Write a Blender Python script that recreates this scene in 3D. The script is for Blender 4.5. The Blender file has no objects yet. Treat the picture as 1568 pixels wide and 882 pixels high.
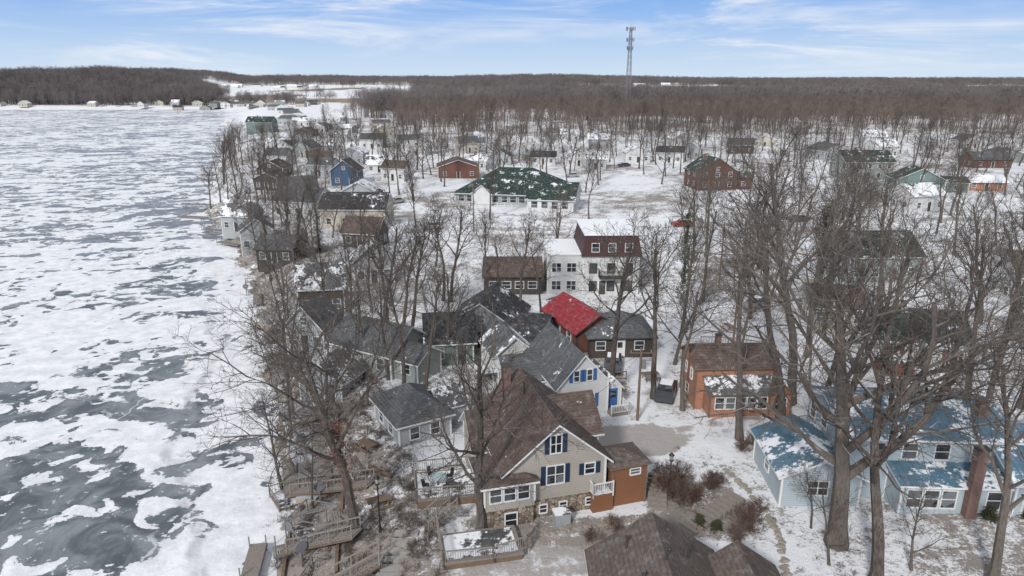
import bpy, math, random
from mathutils import Vector, Matrix
random.seed(7)
sc=bpy.context.scene
R=random.random
def U(a,b): return a+(b-a)*R()
# ---------------------------------------------------------------- terrain
SH=[(-200,-5),(0,-10),(41,-17.5),(47,-20.2),(58.4,-23.4),(71.4,-29),(88,-36),(117,-48),(148,-64.5),(184,-85),(301,-128),(477,-182),(821,-313),(900,-330)]
def xs(y):
    if y>=900: return -330-(y-900)*80
    for (a,b),(c,d) in zip(SH,SH[1:]):
        if y<=c: return b+(d-b)*(y-a)/(c-a)
    return -330
def ss(t):
    t=max(0.0,min(1.0,t)); return t*t*(3-2*t)
def height(x,y):
    sd=x-xs(y)+0.9*math.sin(y*0.35)+0.5*math.sin(y*1.1)
    h=-4.6+4.6*ss((sd+1)/13)
    h+=1.2*ss((x-18)/30)*ss((sd-10)/20)
    if y>60: h+=0.5*math.sin(x*0.06+1)*math.sin(y*0.05)*ss((y-100)/100)*ss(sd/30)
    if y>600:
        h+=33*ss((y-925)/480)*ss((-x-400-(y-905)*.33)/220)*(0.85+0.15*math.sin(x*0.006))
        h+=19*ss((y-1250)/900)
        h+=(20+8*math.sin(x*0.0013+0.6)+6*math.sin(x*0.0041))*ss((y-2400)/900)*(1-.78*ss((x+300)/1300))
    return h
# ---------------------------------------------------------------- node helpers
def newmat(name,rough=0.8,spec=0.3):
    m=bpy.data.materials.new(name); m.use_nodes=True
    nt=m.node_tree; b=nt.nodes['Principled BSDF']
    b.inputs['Roughness'].default_value=rough
    b.inputs['Specular IOR Level'].default_value=spec
    return m,nt,b
def nd(nt,t,**k):
    n=nt.nodes.new(t)
    for a,v in k.items(): setattr(n,a,v)
    return n
def mth(nt,op,a,b=None,c=None,clamp=False):
    n=nt.nodes.new('ShaderNodeMath'); n.operation=op; n.use_clamp=clamp
    for i,v in enumerate((a,b,c)):
        if v is None: continue
        if isinstance(v,(int,float)): n.inputs[i].default_value=v
        else: nt.links.new(v,n.inputs[i])
    return n.outputs[0]
def mixc(nt,f,a,b,mode='MIX'):
    n=nt.nodes.new('ShaderNodeMix'); n.data_type='RGBA'; n.blend_type=mode
    for i,v in ((0,f),(6,a),(7,b)):
        if isinstance(v,(int,float)): n.inputs[i].default_value=v
        elif isinstance(v,tuple): n.inputs[i].default_value=(v[0],v[1],v[2],1)
        else: nt.links.new(v,n.inputs[i])
    return n.outputs[2]
def noise(nt,vec,scale,detail=4,rough=0.55,dist=0.0):
    n=nt.nodes.new('ShaderNodeTexNoise'); n.inputs['Scale'].default_value=scale
    n.inputs['Detail'].default_value=detail; n.inputs['Roughness'].default_value=rough
    n.inputs['Distortion'].default_value=dist
    if vec is not None: nt.links.new(vec,n.inputs['Vector'])
    return n.outputs[0]
def ramp(nt,v,a,b):
    n=nt.nodes.new('ShaderNodeMapRange'); n.interpolation_type='SMOOTHSTEP'
    nt.links.new(v,n.inputs[0])
    for i,q in ((1,a),(2,b)):
        if isinstance(q,(int,float)): n.inputs[i].default_value=q
        else: nt.links.new(q,n.inputs[i])
    return n.outputs[0]
def mapping(nt,vec,sc_):
    n=nt.nodes.new('ShaderNodeMapping'); n.inputs['Scale'].default_value=sc_
    nt.links.new(vec,n.inputs[0]); return n.outputs[0]
def bump(nt,b,h,strength=0.3,dist=0.05):
    n=nt.nodes.new('ShaderNodeBump'); n.inputs['Strength'].default_value=strength
    n.inputs['Distance'].default_value=dist
    nt.links.new(h,n.inputs['Height']); nt.links.new(n.outputs[0],b.inputs['Normal'])
SNOW=(0.82,0.83,0.85)
MC={}
def plain(name,col,rough=0.7,var=0.25,scale=3,spec=0.3):
    if name in MC: return MC[name]
    m,nt,b=newmat(name,rough,spec)
    tc=nd(nt,'ShaderNodeTexCoord')
    f=noise(nt,tc.outputs['Object'],scale,5)
    c=mixc(nt,f,tuple(v*(1-var) for v in col),tuple(min(1,v*(1+var)) for v in col))
    nt.links.new(c,b.inputs['Base Color'])
    MC[name]=m; return m
def siding(name,col,period=0.18,vert=False,dark=0.75):
    k='siding_'+name
    if k in MC: return MC[k]
    m,nt,b=newmat(k,0.6)
    tc=nd(nt,'ShaderNodeTexCoord'); sp=nd(nt,'ShaderNodeSeparateXYZ')
    nt.links.new(tc.outputs['Object'],sp.inputs[0])
    if vert: co=mth(nt,'ADD',sp.outputs[0],sp.outputs[1])
    else: co=sp.outputs[2]
    fr=mth(nt,'FRACT',mth(nt,'DIVIDE',co,period))
    ln=ramp(nt,fr,0.02,0.22)
    f=noise(nt,tc.outputs['Object'],0.8,5); f2=noise(nt,tc.outputs['Object'],9,3)
    c=mixc(nt,f,tuple(v*0.82 for v in col),tuple(min(1,v*1.12) for v in col))
    c=mixc(nt,mth(nt,'MULTIPLY',f2,0.25),c,tuple(v*0.6 for v in col))
    c=mixc(nt,ln,tuple(v*dark*0.8 for v in col),c)
    nt.links.new(c,b.inputs['Base Color']); bump(nt,b,fr,0.4,0.02)
    MC[k]=m; return m
def roofm(name,col,snow=0.2,metal=False):
    k='roof_'+name
    if k in MC: return MC[k]
    m,nt,b=newmat(k,0.45 if metal else 0.9)
    tc=nd(nt,'ShaderNodeTexCoord'); O=tc.outputs['Object']
    geo=nd(nt,'ShaderNodeNewGeometry')
    sp=nd(nt,'ShaderNodeSeparateXYZ'); nt.links.new(O,sp.inputs[0])
    f=noise(nt,O,0.9,5)
    c=mixc(nt,f,tuple(v*0.65 for v in col),tuple(min(1,v*1.4) for v in col))
    if metal:
        fr=mth(nt,'FRACT',mth(nt,'DIVIDE',sp.outputs[0],0.45)); ln=ramp(nt,fr,0.0,0.15)
        c=mixc(nt,ln,tuple(v*0.5 for v in col),c)
    else:
        br=nd(nt,'ShaderNodeTexVoronoi'); br.inputs['Scale'].default_value=3.6
        nt.links.new(mapping(nt,O,(1,1,2.2)),br.inputs['Vector'])
        sc_=nd(nt,'ShaderNodeSeparateColor'); nt.links.new(br.outputs['Color'],sc_.inputs[0])
        c=mixc(nt,mth(nt,'MULTIPLY',sc_.outputs[0],0.5),c,tuple(v*0.42 for v in col))
        fr=mth(nt,'FRACT',mth(nt,'DIVIDE',sp.outputs[2],0.16)); ln=ramp(nt,fr,0.0,0.3)
        c=mixc(nt,ln,mixc(nt,0.4,c,(0.01,0.01,0.01)),c)
    P=geo.outputs['Position']
    n1=noise(nt,P,0.45,6,0.62); n2=noise(nt,P,3.0,4,0.6)
    s=mth(nt,'ADD',mth(nt,'MULTIPLY',n1,0.7),mth(nt,'MULTIPLY',n2,0.3))
    t=0.66-0.34*snow
    sm=ramp(nt,s,t-0.02,t+0.03)
    fz=mth(nt,'MULTIPLY',ramp(nt,noise(nt,P,1.7,6,0.75),0.48,0.72),0.20)
    c=mixc(nt,fz,c,(0.6,0.61,0.63))
    c=mixc(nt,sm,c,SNOW)
    nt.links.new(c,b.inputs['Base Color']); bump(nt,b,mth(nt,'ADD',sm,mth(nt,'MULTIPLY',fr,0.3)),0.5,0.05)
    MC[k]=m; return m
m,nt,b=newmat('window_glass',0.12,0.6)
tc=nd(nt,'ShaderNodeTexCoord'); v=nd(nt,'ShaderNodeTexVoronoi'); v.inputs['Scale'].default_value=0.7
nt.links.new(tc.outputs['Object'],v.inputs['Vector'])
sp=nd(nt,'ShaderNodeSeparateColor'); nt.links.new(v.outputs['Color'],sp.inputs[0])
nt.links.new(mixc(nt,mth(nt,'POWER',sp.outputs[0],2.0),(0.012,0.015,0.02),(0.16,0.17,0.18)),b.inputs['Base Color'])
GLASS=m
TRIM=plain('white_trim_paint',(0.70,0.70,0.69),0.5,0.1)
DTRIM=plain('dark_trim_paint',(0.06,0.055,0.05),0.6,0.2)
m,nt,b=newmat('field_stone',0.85)
tc=nd(nt,'ShaderNodeTexCoord'); v=nd(nt,'ShaderNodeTexVoronoi'); v.inputs['Scale'].default_value=3.2; v.feature='DISTANCE_TO_EDGE'
v2=nd(nt,'ShaderNodeTexVoronoi'); v2.inputs['Scale'].default_value=3.2
for q in (v,v2): nt.links.new(tc.outputs['Object'],q.inputs['Vector'])
sp=nd(nt,'ShaderNodeSeparateColor'); nt.links.new(v2.outputs['Color'],sp.inputs[0])
c=mixc(nt,sp.outputs[0],(0.12,0.095,0.075),(0.40,0.33,0.25)); e=ramp(nt,v.outputs['Distance'],0.0,0.08)
nt.links.new(mixc(nt,e,(0.07,0.06,0.05),c),b.inputs['Base Color']); bump(nt,b,e,0.6,0.05); STONE=m
m,nt,b=newmat('brick',0.85)
tc=nd(nt,'ShaderNodeTexCoord'); br=nd(nt,'ShaderNodeTexBrick'); br.inputs['Scale'].default_value=4
br.inputs['Color1'].default_value=(0.15,0.07,0.055,1); br.inputs['Color2'].default_value=(0.21,0.11,0.085,1); br.inputs['Mortar'].default_value=(0.28,0.26,0.24,1)
mp=nd(nt,'ShaderNodeMapping'); mp.inputs['Rotation'].default_value=(math.pi/2,0,0.4)
nt.links.new(tc.outputs['Object'],mp.inputs[0]); nt.links.new(mp.outputs[0],br.inputs[0]); nt.links.new(br.outputs[0],b.inputs['Base Color']); BRICK=m
def barkm(name,a,c_,snow=.55,simple=False):
    m,nt,b=newmat(name,0.9,0.15)
    tc=nd(nt,'ShaderNodeTexCoord'); oi=nd(nt,'ShaderNodeObjectInfo')
    if simple:
        n2=noise(nt,tc.outputs['Object'],0.3,1)
        c=mixc(nt,ramp(nt,n2,0.3,0.7),a,c_)
        c=mixc(nt,mth(nt,'MULTIPLY',oi.outputs['Random'],0.4),c,tuple(v*1.35 for v in c_))
        nt.links.new(c,b.inputs['Base Color']); return m
    geo=nd(nt,'ShaderNodeNewGeometry')
    n1=noise(nt,mapping(nt,tc.outputs['Object'],(7,7,1.5)),1.5,3)
    n2=noise(nt,tc.outputs['Object'],0.3,2)
    c=mixc(nt,ramp(nt,n1,0.3,0.7),a,c_)
    c=mixc(nt,mth(nt,'MULTIPLY',ramp(nt,n2,0.35,0.7),.7),c,tuple(v*0.6 for v in a))
    c=mixc(nt,mth(nt,'MULTIPLY',oi.outputs['Random'],0.35),c,(0.20,0.17,0.148))
    sp=nd(nt,'ShaderNodeSeparateXYZ'); nt.links.new(geo.outputs['Normal'],sp.inputs[0])
    sn=mth(nt,'MULTIPLY',ramp(nt,sp.outputs[2],0.6,0.9),ramp(nt,n2,0.5,0.64))
    c=mixc(nt,mth(nt,'MULTIPLY',sn,snow),c,SNOW)
    nt.links.new(c,b.inputs['Base Color']); return m
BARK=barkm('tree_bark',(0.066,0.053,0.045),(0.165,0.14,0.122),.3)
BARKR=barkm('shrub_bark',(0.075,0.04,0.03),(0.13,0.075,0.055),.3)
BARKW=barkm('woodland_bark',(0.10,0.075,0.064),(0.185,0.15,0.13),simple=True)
BARKHAZE=barkm('far_woods_hazed_bark',(0.125,0.107,0.105),(0.18,0.158,0.153),simple=True)  # far-woods bark with distance haze mixed into its paler, grayer color
# ---------------------------------------------------------------- mesh builder
def link(o): sc.collection.objects.link(o); return o
class B:
    def __init__(s,name,x,y,rot=0,z=None):
        s.n=name; s.x=x; s.y=y; s.r=math.radians(rot); s.z=height(x,y) if z is None else z; s.P={}
    def part(s,p,mat):
        k=p+'|'+mat.name
        if k not in s.P: s.P[k]=(p,mat,[],[])
        return s.P[k]
    def poly(s,p,mat,pts):
        q=s.part(p,mat); i=len(q[2]); q[2].extend([tuple(a) for a in pts]); q[3].append(tuple(range(i,i+len(pts))))
    def hexa(s,p,mat,c):
        q=s.part(p,mat); i=len(q[2]); q[2].extend([tuple(a) for a in c])
        for f in ((0,3,2,1),(4,5,6,7),(0,1,5,4),(1,2,6,5),(2,3,7,6),(3,0,4,7)): q[3].append(tuple(i+j for j in f))
    def box(s,p,mat,x0,x1,y0,y1,z0,z1):
        s.hexa(p,mat,[(x0,y0,z0),(x1,y0,z0),(x1,y1,z0),(x0,y1,z0),(x0,y0,z1),(x1,y0,z1),(x1,y1,z1),(x0,y1,z1)])
    def beam(s,p,mat,a,b_,r,n=6,r2=None):
        a=Vector(a); b_=Vector(b_); d=(b_-a).normalized(); u=d.orthogonal().normalized(); w=d.cross(u)
        q=s.part(p,mat); i=len(q[2]); r2=r if r2 is None else r2
        for c,rr in ((a,r),(b_,r2)):
            for k in range(n):
                t=2*math.pi*k/n; q[2].append(tuple(c+(u*math.cos(t)+w*math.sin(t))*rr))
        for k in range(n): q[3].append((i+k,i+(k+1)%n,i+n+(k+1)%n,i+n+k))
        q[3].append(tuple(i+n-1-k for k in range(n))); q[3].append(tuple(i+n+k for k in range(n)))
    def slab(s,pts,th,top,side):
        s.poly('roof',top,pts)
        lo=[(a[0],a[1],a[2]-th) for a in pts]
        s.poly('fascia',side,lo[::-1])
        for k in range(len(pts)):
            j=(k+1)%len(pts); s.poly('fascia',side,[pts[k],lo[k],lo[j],pts[j]])
    def done(s):
        e=bpy.data.objects.new(s.n,None); link(e); e.location=(s.x,s.y,s.z); e.rotation_euler=(0,0,s.r)
        for p,mat,V,F in s.P.values():
            me=bpy.data.meshes.new(p); me.from_pydata(V,[],F); me.materials.append(mat); me.update()
            o=bpy.data.objects.new(p,me); link(o); o.parent=e
        return e
def wing(b,x0,x1,y0,y1,zh,rise,axis='y',kind='gable',wall=None,roof=None,trim=None,over=0.4,zb=-1.6,base=None):
    trim=trim or TRIM
    W=[(x0,y0),(x1,y0),(x1,y1),(x0,y1)]
    for i in range(4):
        a=W[i]; c=W[(i+1)%4]
        b.poly('walls',wall,[(a[0],a[1],zb),(c[0],c[1],zb),(c[0],c[1],zh),(a[0],a[1],zh)])
    for (cx,cy) in W:
        b.box('corner_boards',trim,cx-.07,cx+.07,cy-.07,cy+.07,zb+.4,zh-.02)
    o=over; th=0.16
    if kind=='flat':
        b.box('fascia',trim,x0-o,x1+o,y0-o,y1+o,zh,zh+0.22)
        b.box('roof',roof,x0-o+.05,x1+o-.05,y0-o+.05,y1+o-.05,zh+0.22,zh+0.27); return
    if kind=='shed':
        b.poly('walls',wall,[(x0,y0,zh),(x0,y1,zh),(x0,y1,zh+rise)]); b.poly('walls',wall,[(x1,y0,zh),(x1,y1,zh),(x1,y1,zh+rise)])
        sl=rise/(y1-y0)
        b.slab([(x0-o,y0-o,zh-o*sl+.17),(x1+o,y0-o,zh-o*sl+.17),(x1+o,y1,zh+rise+.17),(x0-o,y1,zh+rise+.17)],th,roof,trim); return
    if axis=='y':
        f=lambda u,v,z:(u,v,z); a0,a1,c0,c1=x0,x1,y0,y1
    else:
        f=lambda u,v,z:(v,u,z); a0,a1,c0,c1=y0,y1,x0,x1
    am=(a0+a1)/2; half=(a1-a0)/2; sl=rise/half; zt=zh+rise+.17; ze=zh-o*sl+.17
    if kind=='gable':
        for c in (c0,c1): b.poly('walls',wall,[f(a0,c,zh),f(a1,c,zh),f(am,c,zh+rise)])
        for sg in (-1,1):
            e=am+sg*(half+o)
            b.slab([f(e,c0-o,ze),f(e,c1+o,ze),f(am,c1+o,zt),f(am,c0-o,zt)],th,roof,trim)
    else:
        r0=c0+half; r1=c1-half
        if r1<r0: r0=r1=(c0+c1)/2
        for sg in (-1,1):
            e=am+sg*(half+o)
            b.slab([f(e,c0-o,ze),f(e,c1+o,ze),f(am,r1,zt),f(am,r0,zt)],th,roof,trim)
        b.slab([f(am-half-o,c0-o,ze),f(am+half+o,c0-o,ze),f(am,r0,zt)],th,roof,trim)
        b.slab([f(am-half-o,c1+o,ze),f(am+half+o,c1+o,ze),f(am,r1,zt)],th,roof,trim)
def wmap(side,pl):
    if side=='F': return lambda u,z,o:(u,pl-o,z)
    if side=='B': return lambda u,z,o:(u,pl+o,z)
    if side=='L': return lambda u,z,o:(pl-o,u,z)
    return lambda u,z,o:(pl+o,u,z)
def mbox(b,p,mat,f,u0,u1,z0,z1,o0,o1):
    b.hexa(p,mat,[f(u0,z0,o0),f(u1,z0,o0),f(u1,z0,o1),f(u0,z0,o1),f(u0,z1,o0),f(u1,z1,o0),f(u1,z1,o1),f(u0,z1,o1)])
def win(b,side,pl,u,z,w=0.9,h=1.3,shut=None,trim=None,mull=1):
    trim=trim or TRIM; f=wmap(side,pl); t=0.08
    b.poly('window_panes',GLASS,[f(u-w/2,z,0.025),f(u+w/2,z,0.025),f(u+w/2,z+h,0.025),f(u-w/2,z+h,0.025)])
    mbox(b,'window_frames',trim,f,u-w/2-t,u-w/2,z-t,z+h+t,0.003,0.08)
    mbox(b,'window_frames',trim,f,u+w/2,u+w/2+t,z-t,z+h+t,0.003,0.08)
    mbox(b,'window_frames',trim,f,u-w/2,u+w/2,z+h,z+h+t,0.003,0.08)
    mbox(b,'window_frames',trim,f,u-w/2,u+w/2,z-t,z,0.003,0.12)
    mbox(b,'window_frames',trim,f,u-w/2,u+w/2,z+h/2-.025,z+h/2+.025,0.026,0.06)
    for k in range(1,mull):
        uu=u-w/2+w*k/mull; mbox(b,'window_frames',trim,f,uu-.035,uu+.035,z,z+h/2-.026,0.026,0.065); mbox(b,'window_frames',trim,f,uu-.035,uu+.035,z+h/2+.026,z+h,0.026,0.065)
    if shut:
        for sg in (-1,1):
            c=u+sg*(w/2+t+0.2); mbox(b,'shutters',shut,f,c-.17,c+.17,z-.05,z+h+.05,0.003,0.06)
def door(b,side,pl,u,z=0,w=0.95,h=2.05,mat=None,trim=None):
    f=wmap(side,pl); trim=trim or TRIM
    mbox(b,'door',mat or TRIM,f,u-w/2,u+w/2,z,z+h,0.003,0.05)
    b.poly('window_panes',GLASS,[f(u-w*.3,z+h*.55,0.055),f(u+w*.3,z+h*.55,0.055),f(u+w*.3,z+h*.88,0.055),f(u-w*.3,z+h*.88,0.055)])
    for a in (-1,1): mbox(b,'door_frame',trim,f,u+a*(w/2+.055)-.055,u+a*(w/2+.055)+.055,z,z+h+.1,0.003,0.09)
def chim(b,x,y,z0,z1,w=0.35,mat=None):
    b.box('chimney',mat or BRICK,x-w,x+w,y-w,y+w,z0,z1); b.box('chimney_cap',DTRIM,x-w-.06,x+w+.06,y-w-.06,y+w+.06,z1,z1+.1)
def rail(b,pts,h=1.0,mat=TRIM,z=0,gap=0.16,pn='railing'):
    for a,c in zip(pts,pts[1:]):
        a=Vector((a[0],a[1],a[2] if len(a)>2 else z)); c=Vector((c[0],c[1],c[2] if len(c)>2 else z)); L=(c-a).length
        up=Vector((0,0,1))
        b.beam(pn,mat,a+up*h,c+up*h,0.055,4); b.beam(pn,mat,a+up*.15,c+up*.15,0.035,4)
        n=max(1,int(L/gap))
        for i in range(1,n): q=a.lerp(c,i/n); b.beam(pn,mat,q+up*.15,q+up*h,0.022,4)
        n=max(1,int(L/1.8))
        for i in range(n+1): q=a.lerp(c,i/n); b.beam(pn+'_posts',mat,q-up*.2,q+up*(h+.1),0.06,4)
# ---------------------------------------------------------------- palette
rBrown=roofm('brown_shingle',(0.13,0.092,0.076),0.05); rBrown2=roofm('brown_shingle_bare',(0.135,0.105,0.09),0.0)
rGray=roofm('gray_shingle',(0.11,0.115,0.12),0.1); rGrayS=roofm('gray_shingle_snowy',(0.12,0.12,0.125),0.42)
rCh=roofm('charcoal_shingle',(0.042,0.042,0.047),0.18); rGreen=roofm('green_shingle',(0.026,0.048,0.038),0.22)
rBlue=roofm('blue_metal',(0.085,0.165,0.225),0.36,True); rRed=roofm('red_metal',(0.25,0.022,0.028),0.12,True)
rSnow=roofm('snow_covered',(0.2,0.2,0.2),1.3); rSn2=roofm('half_snow',(0.09,0.09,0.09),0.6)
wTan=siding('tan',(0.43,0.39,0.335)); wWhite=siding('white',(0.66,0.66,0.65)); wGray=siding('gray',(0.40,0.42,0.43))
wBlue=siding('light_blue',(0.43,0.50,0.53)); wOr=siding('orange',(0.42,0.20,0.12),0.3,False,0.9); wCed=siding('cedar',(0.25,0.115,0.058),0.2,False,0.6)
wDk=siding('dark_brown',(0.085,0.07,0.06)); wRust=siding('rust',(0.17,0.08,0.06)); wSage=siding('sage',(0.30,0.335,0.31)); wMar=siding('maroon',(0.075,0.035,0.035))
wRed=siding('barn_red',(0.25,0.065,0.05)); wCream=siding('cream',(0.50,0.46,0.38)); wDB=siding('deep_blue',(0.06,0.11,0.19)); wGr2=siding('green_gray',(0.17,0.24,0.22))
navy=plain('navy_shutter',(0.02,0.035,0.07),0.5); blueP=plain('blue_paint',(0.05,0.12,0.30),0.5)
wood=plain('weathered_deck_wood',(0.24,0.21,0.185),0.85,0.4,6); woodB=plain('brown_deck_wood',(0.17,0.12,0.085),0.8,0.4,6)
HS=[]
# ---- tan_house
b=B('tan_house',-0.4,41.7,15,z=-0.05); HS.append((3,47,7))
wing(b,0,7.4,0,9.5,4.2,3.1,'y','gable',wTan,rBrown,over=0.45)
b.box('stone_foundation',STONE,-0.08,7.48,-0.08,0.0,-1.6,1.45)
b.box('stone_foundation',STONE,-0.1,-0.002,0.0,9.4,-1.6,1.45)
win(b,'F',0,3.6,5.1,0.75,1.35,navy,mull=2); win(b,'F',0,3.6,2.65,1.25,1.4,navy,mull=2); win(b,'F',0,6.2,3.05,0.7,0.8,navy)
win(b,'F',-0.08,1.15,-0.1,0.75,1.5,None); win(b,'F',-0.08,2.7,0.45,0.5,0.6); win(b,'F',-0.08,4.2,0.5,0.5,0.55); win(b,'F',-0.08,6.2,0.55,0.45,0.5)
wing(b,-1.7,1.9,-0.55,3.2,3.5,0.8,'y','hip',wTan,rBrown,over=0.3,zb=1.5)
b.box('stone_foundation',STONE,-1.65,1.85,-0.5,3.1,-1.6,1.5)
for u in (-0.9,0.1,1.1): win(b,'F',-0.55,u,2.2,0.78,1.05)
for u in (0.2,1.3,2.4): win(b,'L',-1.7,u,2.2,0.85,1.05)
win(b,'F',-0.5,0.2,0.0,0.8,1.1)
wing(b,-1.2,3.0,4.5,9.2,3.6,1.9,'x','gable',wTan,rBrown,over=0.4)
wing(b,4.6,8.2,3.5,8.2,4.4,2.1,'x','gable',wTan,rBrown,over=0.4)
win(b,'R',8.2,5.8,2.4,0.9,1.3,navy)
chim(b,2.3,9.0,5.2,8.1,0.33)
b.beam('vent_pipe',DTRIM,(3.0,6,6.4),(3.0,6,7.9),0.08)
b.box('utility_cabinet',plain('gray_metal',(0.3,0.31,0.32)),3.2,4.3,-1.5,-0.7,-0.2,1.0)
b.box('utility_cabinet_lid',rSn2,3.15,4.35,-1.55,-0.65,1.0,1.06)
b.done()
b=B('cedar_shed',7.3,43.5,17); HS.append((8.5,44.5,3))
wing(b,0,2.7,0,2.6,3.3,0.5,'y','hip',wCed,rBrown2,woodB,over=0.28)
win(b,'F',0,1.8,2.5,0.75,0.42); win(b,'R',2.7,1.3,2.1,0.7,0.7)
b.box('step_base',wCed,-1.6,-0.02,-0.3,2.0,-1.5,1.4)
b.box('step_deck_snow',rSn2,-1.55,-0.1,-0.25,1.9,1.4,1.44)
rail(b,[(-1.6,2.0),(-1.6,-0.3),(-0.05,-0.3)],0.95,TRIM,1.4)
b.done()
b=B('brown_roof_house',8.6,35.2,0,z=0); HS.append((9,30,8))
wing(b,-3.7,3.4,-13,0,2.5,2.4,'y','gable',wTan,rBrown2,over=0.45)
wing(b,2.2,9.0,-8.5,-3.0,2.3,1.9,'x','gable',wTan,rBrown2,over=0.45)
wing(b,2.6,6.8,-6,-1.2,2.4,1.5,'y','gable',wTan,rBrown2,over=0.35)
for x,y,z in ((-1.9,-1.3,4.2),(-0.2,-3.8,5.3),(1.5,-2.2,4.4),(-1.6,-4.8,4.5)):
    b.beam('vent_pipe',DTRIM,(x,y,z-1),(x,y,z+.35),0.07); b.beam('vent_pipe',DTRIM,(x,y,z+.35),(x,y,z+.45),0.13)
b.done()
b=B('blue_house',19.7,43.6,-3,z=0.3); HS+= [(23,47,6),(31,48,8),(38,47,7)]
wing(b,0,5.6,0,6.6,2.3,1.3,'y','gable',wBlue,rBlue,over=0.4)
win(b,'L',0,3.3,0.8,0.9,1.0); win(b,'F',0,2.6,0.8,1.4,1.1,mull=2)
wing(b,4.9,16.5,1.2,9.2,5.0,1.2,'x','gable',wBlue,rBlue,over=0.5)
win(b,'L',4.9,7.9,3.1,1.0,1.2); win(b,'L',4.9,5.6,3.4,1.0,1.1)
for u in (7.0,9.3,11.6,14.2): win(b,'F',1.2,u,3.3,1.0,1.2)
wing(b,8.0,15.5,-1.0,1.2,2.4,0.5,'x','shed',wBlue,rBlue,over=0.3)
for u in (8.9,10.1,11.3,14.4): win(b,'F',-1.0,u,0.7,0.95,1.35)
wing(b,15.5,26,-1.4,7.5,3.2,1.9,'x','gable',wBlue,rBlue,over=0.5)
door(b,'F',-1.4,16.6,0.2,mat=TRIM); win(b,'F',-1.4,18.7,0.9,1.7,1.3,mull=2); win(b,'F',-1.4,21.5,0.9,1.7,1.3,mull=2)
b.box('brick_chimney',BRICK,12.3,13.0,-1.65,-1.05,-1,5.6); b.box('chimney_cap',DTRIM,12.2,13.1,-1.7,-1.0,5.6,5.72)
chim(b,15.2,3.4,5,7.0,0.35)
b.box('porch_slab',plain('concrete_slab',(0.33,0.31,0.29),.9,.2),16,24,-3.6,-1.45,-.6,.08)
b.done()
b=B('orange_house',17.4,59.3,2,z=0); HS.append((21,61,6))
wing(b,0,7.6,0,4.8,4.3,1.3,'x','gable',wOr,rBrown,woodB,over=0.35)
wing(b,0.9,8.0,-1.8,0,2.4,0.9,'x','shed',wOr,rGrayS,woodB,over=0.3)
wing(b,6.4,8.4,-2.1,1.0,2.5,0.9,'y','gable',wOr,rBrown,woodB,over=0.25)
for u in (1.8,2.8,3.8,4.8,5.8): win(b,'F',-1.8,u,0.9,0.8,1.1)
win(b,'F',-2.1,7.4,0.9,1.0,1.1,mull=2)
win(b,'L',0,1.4,2.6,0.55,1.0); win(b,'L',0,3.2,2.6,0.55,1.0); win(b,'L',0,2.4,0.7,0.8,0.9)
chim(b,3.0,3.4,4.8,6.2,0.25)
b.done()
b=B('white_house',4.2,57.1,17,z=0); HS.append((5,62,6))
wing(b,0,5.0,0,9,3.3,2.8,'y','gable',wWhite,rGray,over=0.35)
win(b,'F',0,1.8,3.6,0.5,1.05,blueP); win(b,'F',0,3.1,3.6,0.5,1.05,blueP)
win(b,'F',0,1.6,0.9,0.6,1.25,blueP); win(b,'F',0,3.3,0.9,0.6,1.25,blueP)
wing(b,5.0,6.6,0.5,5,2.3,0.9,'y','gable',wWhite,rGrayS,over=0.25)
door(b,'F',0.5,5.8,0.1,mat=blueP)
b.box('porch_step',wood,5.0,6.8,-1.0,0.4,-0.2,0.25); rail(b,[(5.0,-1.0),(6.8,-1.0),(6.8,0.3)],0.85,TRIM,0.25)
wing(b,-3.6,0,3.2,9.4,2.7,1.5,'x','gable',wWhite,rGray,over=0.35)
win(b,'F',3.2,-1.8,0.9,1.2,1.1,mull=2)
wing(b,-3.4,1.0,9.4,14.5,3.0,1.8,'y','gable',wWhite,rGrayS,over=0.35)
b.box('white_awning',TRIM,-6.0,-3.7,6.5,8.5,2.5,2.6)
for x in (-5.9,-3.8):
    for y in (6.6,8.4): b.beam('awning_posts',TRIM,(x,y,-.5),(x,y,2.5),0.05)
b.done()
b=B('gray_cabin',-9.6,52.0,30,z=-0.4); HS.append((-8,55,5))
wing(b,0,4.8,0,6.2,2.6,1.7,'y','hip',wGray,rGray,over=0.4)
win(b,'F',0,1.4,0.9,0.8,1.1); win(b,'F',0,3.3,0.9,0.8,1.1); win(b,'L',0,2,0.9,1.0,1.1); win(b,'L',0,4.4,0.9,1.0,1.1)
wing(b,4.8,7.2,1.5,5.5,2.3,1.0,'x','gable',wGray,rGrayS,over=0.3)
b.done()
b=B('red_roof_house',7.4,73.0,21,z=0); HS.append((9,76,7))
wing(b,0,5.4,0,9,2.7,1.7,'y','gable',wRust,rRed,over=0.5,trim=DTRIM)
win(b,'L',0,2,1.0,1.0,1.0); win(b,'L',0,5,1.0,1.0,1.0); win(b,'L',0,7.6,1.0,0.9,1.0)
b.done()
b=B('brown_cottage',8.8,71.8,3,z=0); HS.append((12,75,6))
wing(b,0,7.2,0,6.5,2.6,1.8,'x','hip',wDk,rGray,over=0.45,trim=DTRIM)
win(b,'F',0,1.2,1.0,1.0,1.0); win(b,'F',0,5.6,1.0,1.0,1.0); door(b,'F',0,3.4,0.1)
b.done()
b=B('white_three_storey_house',5.2,96.3,1,z=0.0); HS+= [(8,101,7),(15,101,7)]
wing(b,0,5.2,0,9.5,5.9,0.5,'x','flat',wWhite,rSnow,over=0.2)
wing(b,5.2,13.2,-0.6,10.5,5.6,0,'x','flat',wWhite,rSnow,over=0.05)
b.hexa('mansard',wMar,[(4.8,-1.0,5.9),(13.6,-1.0,5.9),(13.6,10.9,5.9),(4.8,10.9,5.9),(5.4,-0.4,8.9),(13.0,-0.4,8.9),(13.0,10.3,8.9),(5.4,10.3,8.9)])
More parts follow.
